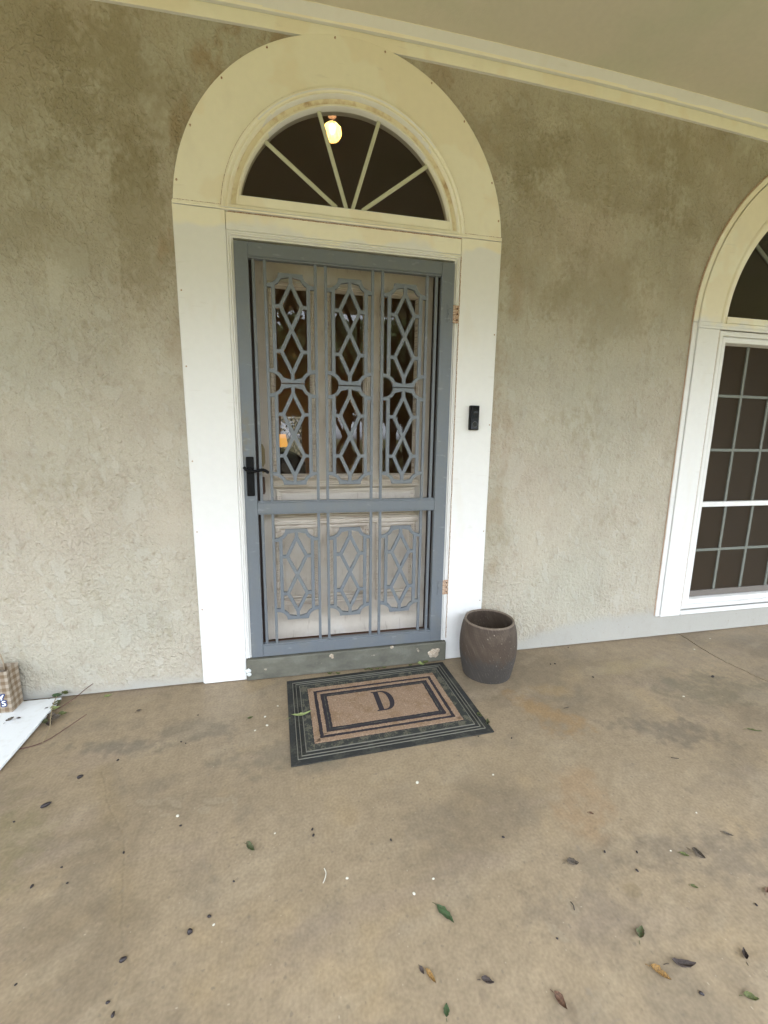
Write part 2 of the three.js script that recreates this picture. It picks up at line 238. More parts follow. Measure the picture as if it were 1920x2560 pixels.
// ---------------------------------------------------------------- ground and porch
const bow = x => -0.012 * (x - 0.4) ** 2 * (Math.abs(x - 0.4) < 2.6 ? 1 : 0) + (Math.abs(x - 0.4) < 2.6 ? 0 : -0.0811);   // bends ceiling and moulding to follow lens distortion
{
  const g = new THREE.PlaneGeometry(400, 400, 1, 1).rotateX(-Math.PI / 2).translate(0, -0.16, 0);
  const t = tex(512, 512, (i, j, o) => { const n = fbm(i / 30, j / 30, 4), f = fbm(i / 3, j / 3, 2); o[0] = 0.108; o[1] = 0.104; o[2] = 0.020; mix(o, [0.18, 0.135, 0.045], sst(0, 0.4, n) * 0.5); const k = 1 + 0.5 * f; o[0] *= k; o[1] *= k; o[2] *= k; });
  place(t, 0, 0, 4, 4); t.wrapS = t.wrapT = THREE.RepeatWrapping;
  structure('lawn', g, new THREE.MeshStandardMaterial({ map: t, roughness: 1 }));
  structure('garden_path', box(-1.2, 1.8, -0.19, -0.13, 3.1, 24), mat(0.30, 0.24, 0.16, 0.95));
  const crack = [[2.272, -0.03], [2.262, 0.05], [2.248, 0.12], [2.236, 0.19], [2.225, 0.265], [2.222, 0.35], [2.232, 0.43], [2.238, 0.50], [2.247, 0.569], [2.255, 0.8], [2.262, 1.2], [2.25, 1.8], [2.26, 3.05]];
  const fine = []; for (let i = 0; i < crack.length - 1; i++) for (let k = 0; k < 6; k++) { const t = k / 6; fine.push([lerp(crack[i][0], crack[i + 1][0], t) + rr(-0.003, 0.003), lerp(crack[i][1], crack[i + 1][1], t)]); } fine.push(crack.at(-1)); fine[0][1] = -0.06;
  const down = s => { const q = extrude(s, 0, 0.15); q.rotateX(Math.PI / 2); return q; };
  structure('porch_floor', down(poly([[-6, -0.06], ...fine.map(([x, z]) => [x - 0.0038, z]), [-6, 3.05]])), slabM);
  structure('porch_floor', down(poly([[8, -0.06], [8, 3.05], ...fine.slice().reverse().map(([x, z]) => [x + 0.0038, z])])), slabM);
  structure('slab_bed', box(-6, 8, -0.3, -0.151, -0.2, 3.03), mat(0.1, 0.08, 0.06, 1));
}
{ // ceiling and roof over the porch
  const g = new THREE.PlaneGeometry(14, 3.2, 140, 4).rotateX(Math.PI / 2).translate(1, 0, 1.57), p = g.attributes.position;
  for (let i = 0; i < p.count; i++) p.setY(i, 3.13 + bow(p.getX(i))); g.computeVertexNormals();
  const t = place(tex(512, 512, (i, j, o) => { const X = i / 512 * 4, Z = j / 512 * 4, n = fbm(X * 1.5, Z * 1.5, 4); o[0] = 0.62; o[1] = 0.58; o[2] = 0.49; mix(o, [0.55, 0.55, 0.44], sst(-0.1, 0.4, n) * 0.8); const k = 1 + 0.05 * fbm(X * 40, Z * 40, 3); o[0] *= k; o[1] *= k; o[2] *= k; }), -1, 0, 4, 4);
  structure('porch_ceiling', g, new THREE.MeshStandardMaterial({ map: t, bumpMap: trimBump, bumpScale: 0.0008, roughness: 0.85, side: THREE.DoubleSide }));
  structure('porch_roof', box(-6, 8, 3.16, 3.3, -0.25, 3.4), mat(0.2, 0.18, 0.16, 0.9));
  const b = part('porch_beam', box(-6, 8, 2.80, 3.159, 2.95, 3.15, 0.01), trimM); tag(b, 'long white painted beam along the porch edge under the roof', 'beam');
  for (const x of [-3.4, 4.9]) { const c = thing('porch_column', 'square white porch column under the roof beam at the lawn edge', 'column', [x, 0, 3.0], 0, 'columns along the porch edge'); for (const [n, w, y0, y1] of [['base', 0.13, 0.001, 0.12], ['shaft', 0.10, 0.12, 2.72], ['capital', 0.13, 2.72, 2.798]]) part(n, box(-w, w, y0, y1, -w * 0.7, w * 0.7, 0.008), trimM, c); }
}

// ---------------------------------------------------------------- house wall
const arched = (cx, hw, y0, cy, r, k = 40) => { const a = Math.acos(clamp(hw / r)); return [[cx - hw, y0], [cx + hw, y0], ...arcPath(cx, cy, r, a, Math.PI - a, k)]; };
{
  const s = poly([[-6, 0.006], [8, 0.006], [8, 4.1], [-6, 4.1]]);
  s.holes.push(holeOf(arched(0, 0.60, 0.007, 2.277, 0.62)), holeOf(arched(3.105, 0.84, 0.17, 2.0, 0.86)));
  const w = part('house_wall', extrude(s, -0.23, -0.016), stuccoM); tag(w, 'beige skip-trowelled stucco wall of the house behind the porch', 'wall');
}
{ // crown moulding under the ceiling
  const path = [...Array(141)].map((_, i) => { const x = -6 + i * 0.1; return [x, 3.035 + bow(x)]; });
  const prof = [[0, -0.017], [0, -0.003], [0.004, -0.0015], [0.047, -0.0015], [0.049, -0.012], [0.060, -0.012], [0.062, 0.002], [0.068, 0.006], [0.078, 0.018], [0.088, 0.034], [0.092, 0.040], [0.1, 0.040], [0.1, -0.017]];
  const m = part('crown_moulding', sweep(path, prof, false, 0.7), trimM); tag(m, 'cream painted crown moulding where the stucco wall meets the porch ceiling', 'moulding');
}

// ---------------------------------------------------------------- arched surround of the entrance
const CY = 2.277, R = 0.7815;
{
  const t = thing('door_surround', 'tall arched cream and white wooden surround framing the front door', 'door casing', [0, 0, 0]);
  for (const s of [-1, 1]) {
    const a = s < 0 ? [-R, -0.567] : [0.567, R];
    part('casing_board', box(a[0], a[1], 0.004, 2.302, -0.0155, 0, 0.002), trimM, t);
    part('band', sweep(s < 0 ? [[a[0] - 0.001, 2.304], [a[1], 2.304]] : [[a[0], 2.304], [a[1] + 0.001, 2.304]], [[0, -0.015], [0, 0.003], [0.004, 0.005], [0.007, 0.002], [0.010, 0.002], [0.013, 0.004], [0.016, 0.003], [0.016, -0.015]]), trimM, t);
    part('outer_bead', box(s < 0 ? -R - 0.006 : R + 0.001, s < 0 ? -R - 0.001 : R + 0.006, 0.004, 2.32, -0.0155, -0.008), trimM, t);
  }
  part('header_board', box(-0.565, 0.565, 2.224, 2.296, -0.0155, -0.001, 0.002), trimM, t);
  const a0 = Math.asin((2.322 - CY) / R), a1 = Math.asin((2.322 - CY) / 0.583);
  part('arch_casing', extrude(poly([...arcPath(0, CY, R, a0, Math.PI - a0, 72), ...arcPath(0, CY, 0.583, Math.PI - a1, a1, 72)]), -0.0155, 0, 0.0015), trimM, t);
  // brickmould round the door opening
  const mp = [[-0.551, 0.125], [-0.551, 2.208], [0.551, 2.208], [0.551, 0.125]];
  part('door_frame', sweep(mp, [[0.016, -0.12], [0.016, -0.006], [0.012, -0.002], [0.007, -0.002], [0.005, -0.007], [0.002, -0.007], [0, -0.003], [-0.004, -0.003], [-0.006, -0.010], [-0.0135, -0.010], [-0.0135, -0.12]]), trimM, t);
  // rusty seams where the caulk has failed
  const seamStrip = (pts, w) => { const o = []; for (let i = 0; i < pts.length - 1; i++) { const k = Math.max(2, Math.round(Math.hypot(pts[i + 1][0] - pts[i][0], pts[i + 1][1] - pts[i][1]) / 0.012)); for (let q = 0; q < k; q++) o.push([lerp(pts[i][0], pts[i + 1][0], q / k) + rr(-w, w) * 0.35, lerp(pts[i][1], pts[i + 1][1], q / k) + rr(-w, w) * 0.35]); } o.push(pts.at(-1)); return sweep(o, [[-w / 2, -0.003], [-w / 2, 0.0007], [w / 2, 0.0007], [w / 2, -0.003]]); };
  part('rust_seam', seamStrip([[0.5675, 0.14], [0.5675, 2.215]], 0.0028), rustM, t);
  part('rust_seam', seamStrip([[-0.555, 2.2965], [0.565, 2.2965]], 0.0030), rustM, t);
  part('rust_seam', seamStrip([[0.569, 2.3215], [R, 2.3215]], 0.0028), rustM, t);
  part('rust_seam', seamStrip([[-R, 2.3215], [-0.569, 2.3215]], 0.0022), rustM, t);
  part('rust_seam', seamStrip(arcPath(0, CY, 0.584, 0.08, Math.PI - 0.08, 60), 0.0016), rustM, t);
  for (const d of [9, 22, 44, 60, 78, 95, 118, 136, 154, 171]) part('nail', new THREE.SphereGeometry(0.0042, 8, 6).scale(1, 1.3, 0.5).translate((R - 0.012) * Math.cos(d * D2R), CY + (R - 0.012) * Math.sin(d * D2R), 0.001), rustM, t);
  for (const y of [0.42, 0.83, 1.18, 1.62, 1.95]) part('nail', new THREE.SphereGeometry(0.0035, 8, 6).scale(1, 1.2, 0.5).translate(-R + 0.012, y, 0.001), rustM, t);
  for (const y of [0.36, 0.78, 1.38, 1.85]) part('nail', new THREE.SphereGeometry(0.0035, 8, 6).scale(1, 1.2, 0.5).translate(R - 0.01, y, 0.001), rustM, t);
}
// half-round fanlight
{
  const t = thing('fanlight_window', 'dark half-round fanlight with four radiating bars above the front door', 'window');
  const path = r => { const yb = 2.3, a = Math.asin((yb - CY) / r); return arcPath(0, CY, r, a, Math.PI - a, 72); };
  part('arch_moulding', sweep(path(0.581), [[0, -0.017], [0, 0.007], [0.004, 0.011], [0.010, 0.011], [0.014, 0.005], [0.019, 0.003], [0.026, 0.006], [0.031, 0.002], [0.036, -0.008], [0.036, -0.017]], false, 0.6), trimM, t);
  part('stained_reveal', sweep(path(0.5445), [[0, -0.017], [0, -0.012], [0.022, -0.018], [0.022, -0.017]]), stainedTrimM, t);
  part('arch_frame', sweep(path(0.522), [[0, -0.06], [0, -0.008], [0.003, -0.006], [0.008, -0.006], [0.010, -0.009], [0.014, -0.032], [0.014, -0.06]], false, 0.6), trimM, t);
  const rail = (x0, x1, y, prof) => sweep([[x0, y], [x1, y]], prof);
  part('bottom_moulding', rail(-0.58, 0.58, 2.300, [[0, -0.03], [0, 0.010], [0.005, 0.013], [0.010, 0.010], [0.014, 0.004], [0.024, 0.002], [0.030, -0.004], [0.030, -0.03]]), trimM, t);
  part('bottom_rail', rail(-0.512, 0.512, 2.331, [[0, -0.06], [0, -0.012], [0.004, -0.009], [0.040, -0.009], [0.044, -0.013], [0.048, -0.030], [0.048, -0.06]]), trimM, t);
  const a = Math.asin((2.37 - CY) / 0.51);
  part('pane', new THREE.ShapeGeometry(poly(arcPath(0, CY, 0.512, a, Math.PI - a, 48))).translate(0, 0, -0.034), paneM, t);
  for (const d of [36, 72, 108, 144]) {
    const c = Math.cos(d * D2R), s = Math.sin(d * D2R), by = 2.335 - CY; const tt = -by * s + Math.sqrt(by * by * s * s - by * by + 0.508 * 0.508), r0 = 0.045 / s;
    part('muntin', sweep([[c * r0, 2.335 + s * r0], [c * tt, 2.335 + s * tt]], [[-0.009, -0.033], [-0.009, -0.028], [-0.005, -0.024], [0.005, -0.024], [0.009, -0.028], [0.009, -0.033]]), fanBarM, t);
  }
}
{ // grey painted step under the door
  const t = thing('door_step', 'chipped grey-green painted concrete step under the security door', 'step');
  const m = new THREE.MeshStandardMaterial({ roughness: 0.75, bumpScale: 0.003 });
  const hgt = new Float32Array(1024 * 256);
  m.map = place(tex(1024, 256, (i, j, o) => { const X = -0.6 + i / 1023 * 1.2, Y = -0.06 + j / 255 * 0.3, n = fbm(X * 8, Y * 14, 4), f = fbm(X * 70, Y * 70, 3), c = fbm(X * 14 + 9, Y * 20, 4);
    o[0] = 0.120; o[1] = 0.115; o[2] = 0.088; mix(o, [0.165, 0.162, 0.132], sst(0, 0.4, n) * 0.6); mix(o, [0.075, 0.073, 0.058], sst(0.02, 0.4, -n) * 0.6); mix(o, [0.42, 0.36, 0.27], sst(0.47, 0.52, c + 0.15 * f) * 0.6);
    const cr = X > -0.05 && X < 0.42 ? Math.min(Math.abs(gn(X * 60, Y * 26 + 4)), Math.abs(gn(X * 24 + 30, Y * 80))) : 1; if (cr < 0.05) mix(o, [0.10, 0.10, 0.085], 0.35);
    const k = 1 + 0.12 * f; o[0] *= k; o[1] *= k; o[2] *= k; hgt[j * 1024 + i] = 0.6 + 0.2 * n + 0.15 * f - (cr < 0.05 ? 0.15 : 0) - 0.2 * sst(0.47, 0.52, c + 0.15 * f); }), -0.6, -0.06, 1.2, 0.3);
  m.bumpMap = place(tex(1024, 256, (i, j, o) => { o[0] = hgt[j * 1024 + i]; }, false), -0.6, -0.06, 1.2, 0.3);
  part('block', box(-0.5655, 0.5655, 0.003, 0.122, -0.16, 0.014, 0.006), m, t);
  part('threshold', box(-0.534, 0.534, 0.1225, 0.160, -0.16, -0.045, 0.004), brownM, t);
  const chip = (x, y, z, s, mm, n) => { const g = new THREE.IcosahedronGeometry(s, 3), p = g.attributes.position; for (let i = 0; i < p.count; i++) { const k = 1 + 0.55 * fbm(p.getX(i) * 60 + x * 40, p.getY(i) * 60 + p.getZ(i) * 44, 3); p.setXYZ(i, p.getX(i) * k * 1.2, p.getY(i) * k, p.getZ(i) * k * 0.5); } g.computeVertexNormals(); g.translate(x, y, z); return part(n, g, mm, t); };
  const mud = new THREE.MeshStandardMaterial({ map: place(tex(128, 128, (i, j, o) => { const n = fbm(i / 8, j / 8, 4); o[0] = 0.42; o[1] = 0.34; o[2] = 0.25; mix(o, [0.2, 0.15, 0.1], sst(0, 0.4, n)); mix(o, [0.7, 0.66, 0.6], sst(0.15, 0.4, -n)); }), 0, 0, 0.05, 0.05), roughness: 1 });
  chip(0.487, 0.058, 0.016, 0.026, mud, 'crumbled_patch'); chip(0.512, 0.075, 0.014, 0.014, mud, 'crumbled_patch'); chip(-0.11, 0.105, 0.013, 0.011, mud, 'paint_chip'); chip(-0.104, 0.092, 0.013, 0.007, mud, 'paint_chip'); chip(0.236, 0.118, 0.012, 0.009, mud, 'paint_chip'); chip(-0.556, 0.06, 0.014, 0.013, mat(0.6, 0.62, 0.6, 0.9), 'caulk_lump'); chip(-0.553, 0.04, 0.014, 0.011, mat(0.6, 0.62, 0.6, 0.9), 'caulk_lump');
}

// ---------------------------------------------------------------- security door
{
  const t = thing('security_door', 'blue-grey steel security door with diamond lattice panels', 'door');
  const zf = 0.002, zb = -0.034, e = 0.0025;
  part('stile', box(-0.5355, -0.475, 0.128, 2.18, zb, zf, e), steelM, t);
  part('stile', box(0.468, 0.5355, 0.128, 2.18, zb, zf, e), steelM, t);
  part('rail', box(-0.4748, 0.4678, 2.122, 2.18, zb, zf - 0.0008, e), steelM, t);
  part('rail', box(-0.4748, 0.4678, 0.917, 0.969, zb, zf - 0.0008, e), steelM, t);
  part('rail', box(-0.4748, 0.4678, 0.128, 0.189, zb, zf - 0.0008, e), steelM, t);
  for (const [y0, y1] of [[0.9692, 2.1218], [0.1892, 0.9168]]) {
    for (const [a, b] of [[y0, y0 + 0.0085], [y1 - 0.0085, y1]]) part('glazing_bead', box(-0.4745, 0.4675, a, b, zb + 0.004, zf - 0.005, 0.0015), steelM, t);
    for (const x of [-0.4545, -0.4025, -0.1680, -0.1185, 0.1135, 0.1640, 0.3960, 0.4455]) part('bar', box(x - 0.0070, x + 0.0070, y0 + 0.0083, y1 - 0.0083, -0.026, -0.010, 0.0015), steelM, t);
  }
  // cast lattice panel: outline with concave corners, two diamonds on a stem
  const H = 0.25, W = 0.1115, F = 0.054, b = 0.0088, r0 = [0.0545, 0.048], r1 = [0.0715, 0.0655];
  const A = (sx, sy, r, a0, a1) => arcPath(0, 0, 1, a0, a1, 12).map(([x, y]) => [sx * (W - x * r[0]), sy * (H - y * r[1])]);
  const quad = (sx, sy) => A(sx, sy, r0, Math.PI / 2, 0).map(p => p);             // from ear down-in to the flat
  const outer = [];
  outer.push(...quad(1, 1)); outer.push(...quad(-1, 1).reverse());
  const xs = 0.0905, ye = H - r1[1];
  outer.push([-W, ye], [-xs, ye], [-xs, -ye], [-W, -ye]); outer.push(...quad(-1, -1)); outer.push(...quad(1, -1).reverse()); outer.push([W, -ye], [xs, -ye], [xs, ye], [W, ye]);
  const shape = poly(outer);
  const a = 0.050, hh = 0.1025, L = Math.hypot(a, hh), dx = b * L / hh, dy = b * L / a;   // half-widths of the sloping bars measured along x and y
  const xi = xs - 2 * b, yh = hh;
  for (const sy of [1, -1]) {
    shape.holes.push(holeOf([[0, sy * (2 * hh - dy)], [a - dx, sy * hh], [0, sy * dy], [-(a - dx), sy * hh]]));
    for (const sx of [1, -1]) {
      const ax = A(sx, sy, r1, Math.asin(clamp(1)), 0), ok = ax.filter(([x, y]) => Math.abs(x) < xi && Math.abs(y) < H - 2 * b);
      const xc = a * (1 - (b) / hh) + dx;          // outer diamond edge at the height of the side tie
      const topY = 2 * hh + dy - (b + 0.0) * hh / a;
      shape.holes.push(holeOf([[sx * b, sy * (H - 2 * b)], ...ok.slice().reverse(), [sx * xi, sy * (ok[0][1] * sy)], [sx * xi, sy * (yh + b)], [sx * xc, sy * (yh + b)], [sx * b, sy * topY]]));
    }
  }
  const xc = a * (1 - b / hh) + dx;
  for (const sx of [1, -1]) shape.holes.push(holeOf([[sx * xi, yh - b], [sx * xi, -(yh - b)], [sx * xc, -(yh - b)], [sx * dx, 0], [sx * xc, yh - b]]));
  const pg = extrude(shape, -0.024, -0.007, 0.0012, 8);
  for (const x of [-0.285, -0.0015, 0.281]) for (const y of [1.8135, 1.3095, 0.576]) part('lattice_panel', pg.clone().translate(x, y, 0), steelM, t);
  // handle
  const h = part('handle_plate', box(-0.5215, -0.4845, 1.007, 1.203, zf + 0.0005, 0.015, 0.0055), blackM, t);
  part('lever', [tube([[-0.527, 1.149, 0.034], [-0.519, 1.141, 0.038], [-0.503, 1.1345, 0.040], [-0.483, 1.1335, 0.041], [-0.462, 1.1365, 0.041], [-0.444, 1.1395, 0.041], [-0.429, 1.1365, 0.040], [-0.418, 1.1285, 0.037]], 0.0078, 40, 10), new THREE.SphereGeometry(0.0084, 10, 8).translate(-0.418, 1.1285, 0.037), new THREE.SphereGeometry(0.0080, 10, 8).translate(-0.527, 1.149, 0.034), new THREE.CylinderGeometry(0.010, 0.012, 0.028, 14).rotateX(Math.PI / 2).translate(-0.505, 1.136, 0.026)], blackM, h);
  for (const y of [1.937, 0.457]) {
    const hg = part('hinge', box(0.503, 0.533, y - 0.043, y + 0.043, zf + 0.0005, zf + 0.004, 0.001), steelM, t);
    part('knuckle', [0, 1, 2, 3, 4].map(k => new THREE.CylinderGeometry(0.0062, 0.0062, 0.0162, 12).translate(0.5375, y - 0.034 + k * 0.017, 0.004)), rustM, hg);
    const lf = poly([[0.543, y - 0.043], [0.5655, y - 0.043], [0.563, y - 0.02], [0.5665, y - 0.006], [0.563, y + 0.012], [0.566, y + 0.043], [0.543, y + 0.043]]);
    part('rusty_leaf', extrude(lf, -0.0018, 0.003, 0.0006), rustM, hg);
    for (const k of [-1, 0, 1]) { part('screw', new THREE.SphereGeometry(0.005, 10, 6).scale(1, 1, 0.6).translate(0.512 + (k ? 0.004 : -0.002), y + k * 0.028, zf + 0.004), steelM, hg); part('screw', new THREE.SphereGeometry(0.0048, 10, 6).scale(1, 1, 0.6).translate(0.556, y + k * 0.027, 0.003), brownM, hg); }
  }
}

// ---------------------------------------------------------------- wooden entry door behind it
const ZD = -0.118;
{
  const t = thing('entry_door', 'weathered taupe wooden entry door with three tall glass lites', 'door');
  const s = poly([[-0.462, 0.165], [0.462, 0.165], [0.462, 2.155], [-0.462, 2.155]]), lites = [[-0.372, -0.196], [-0.086, 0.086], [0.196, 0.370]];
  for (const [a, b] of lites) s.holes.push(holeOf([[a - 0.012, 1.096], [b + 0.012, 1.096], [b + 0.012, 2.042], [a - 0.012, 2.042]]));
  for (const [a, b] of [[-0.392, -0.166], [-0.113, 0.113], [0.166, 0.392]]) s.holes.push(holeOf([[a, 0.372], [b, 0.372], [b, 0.842], [a, 0.842]]));
  part('door_slab', extrude(s, ZD - 0.042, ZD - 0.002, 0.001), woodM, t);
  for (const [a, b] of lites) {
    part('lite_frame', sweep(rectPath(a - 0.024, b + 0.024, 1.080, 2.056), [[0, ZD - 0.003], [0, ZD + 0.012], [0.005, ZD + 0.018], [0.009, ZD + 0.017], [0.011, ZD + 0.009], [0.016, ZD + 0.009], [0.018, ZD + 0.001], [0.025, ZD - 0.008], [0.025, ZD - 0.02]], true), mouldM, t);
    part('lite_pane', sheet(a - 0.004, b + 0.004, 1.101, 2.036, ZD - 0.019), glassM, t);
  }
  // lock rail: stepped ledge over a wide raised panel
  part('lock_rail_ledge', sweep([[-0.405, 1.034], [0.405, 1.034]], [[0, ZD - 0.003], [0, ZD + 0.016], [0.005, ZD + 0.024], [0.012, ZD + 0.025], [0.015, ZD + 0.013], [0.022, ZD + 0.013], [0.025, ZD + 0.006], [0.034, ZD + 0.005], [0.036, ZD - 0.003]]), mouldM, t);
  part('rail_panel_frame', sweep(rectPath(-0.385, 0.385, 0.873, 1.026), [[0, ZD - 0.003], [0, ZD + 0.012], [0.005, ZD + 0.016], [0.010, ZD + 0.015], [0.013, ZD + 0.007], [0.018, ZD + 0.006], [0.022, ZD - 0.001], [0.026, ZD - 0.0015]], true), mouldM, t);
  part('rail_panel', box(-0.352, 0.352, 0.905, 0.994, ZD - 0.003, ZD + 0.0035, 0.002), woodM, t);
  part('lower_ledge', sweep([[-0.405, 0.828], [0.405, 0.828]], [[0, ZD - 0.003], [0, ZD + 0.012], [0.007, ZD + 0.022], [0.014, ZD + 0.023], [0.018, ZD + 0.012], [0.027, ZD + 0.013], [0.030, ZD + 0.005], [0.040, ZD + 0.003], [0.040, ZD - 0.003]]), mouldM, t);
  for (const [a, b] of [[-0.392, -0.166], [-0.113, 0.113], [0.166, 0.392]]) {
    part('panel_frame', sweep(rectPath(a - 0.004, b + 0.004, 0.368, 0.826), [[0, ZD - 0.003], [0, ZD + 0.011], [0.006, ZD + 0.017], [0.011, ZD + 0.016], [0.014, ZD + 0.006], [0.020, ZD + 0.005], [0.023, ZD - 0.008], [0.032, ZD - 0.016], [0.032, ZD - 0.03]], true), mouldM, t);
    part('raised_panel', sweep(rectPath(a + 0.024, b - 0.024, 0.398, 0.796), [[0, ZD - 0.022], [0.0, ZD - 0.018], [0.022, ZD - 0.010], [0.024, ZD - 0.006], [0.026, ZD - 0.006], [0.0885, ZD - 0.006]], true), woodM, t);
    part('panel_field', box(a + 0.046, b - 0.046, 0.42, 0.774, ZD - 0.012, ZD - 0.0045, 0.001), woodM, t);
    for (const [y, m] of [[0.372, 0.018], [0.392, 0.013], [0.408, 0.009]]) part('drip_moulding', box(a + 0.004, b - 0.004, y, y + 0.012, ZD - 0.012, ZD + m, 0.003), mouldM, t);
  }
  for (const s of [-1, 1]) part('weatherstrip', box(s < 0 ? -0.5345 : 0.4625, s < 0 ? -0.4625 : 0.5345, 0.160, 2.19, ZD - 0.04, ZD - 0.012), bronzeM, t);
  part('weatherstrip', box(-0.4623, 0.4623, 2.1555, 2.19, ZD - 0.04, ZD - 0.012), bronzeM, t);
  // worn brass escutcheon and thumb latch
  const brass = mat(0.24, 0.19, 0.10, 0.45, { metalness: 0.5 });
  const e = part('escutcheon', extrude(poly([[-0.464, 1.145], [-0.446, 1.145], [-0.436, 1.165], [-0.436, 1.235], [-0.446, 1.262], [-0.464, 1.262]]), ZD - 0.002, ZD + 0.006, 0.001), brass, t);
  part('cylinder', new THREE.CylinderGeometry(0.012, 0.012, 0.012, 16).rotateX(Math.PI / 2).translate(-0.449, 1.125, ZD + 0.004), brass, e);
  part('pull_plate', extrude(poly([[-0.462, 1.0], [-0.446, 0.998], [-0.440, 1.012], [-0.442, 1.09], [-0.462, 1.095]]), ZD - 0.002, ZD + 0.006, 0.001), brownM, e);
}

// ---------------------------------------------------------------- video doorbell
{
  const t = thing('doorbell', 'black video doorbell with round button on the white door casing', 'doorbell', [0.672, 1.415, 0.0005]);
  part('body', box(-0.026, 0.026, -0.065, 0.065, 0, 0.024, 0.004), blackM, t);
  part('face', box(-0.020, 0.022, -0.061, 0.061, 0.0242, 0.0265, 0.001), mat(0.004, 0.004, 0.005, 0.12), t);
  const lens = part('camera_lens', new THREE.SphereGeometry(0.011, 20, 12).scale(1, 1, 0.45).translate(0.002, 0.028, 0.0262), mat(0.01, 0.012, 0.014, 0.05), t);
  part('lens_ring', new THREE.TorusGeometry(0.0135, 0.0012, 8, 28).translate(0.002, 0.028, 0.0268), mat(0.03, 0.03, 0.03, 0.25), lens);
  const bt = part('button', new THREE.CylinderGeometry(0.0125, 0.0125, 0.002, 28).rotateX(Math.PI / 2).translate(0.001, -0.034, 0.0275), mat(0.006, 0.006, 0.007, 0.3), t);
  part('button_ring', new THREE.TorusGeometry(0.0138, 0.0011, 8, 32).translate(0.001, -0.034, 0.0272), mat(0.16, 0.16, 0.17, 0.4), bt);
  for (const y of [-0.004, -0.010]) part('speaker_slot', box(-0.007, 0.009, y - 0.001, y + 0.001, 0.0264, 0.027), mat(0.03, 0.03, 0.035, 0.5), t);
}

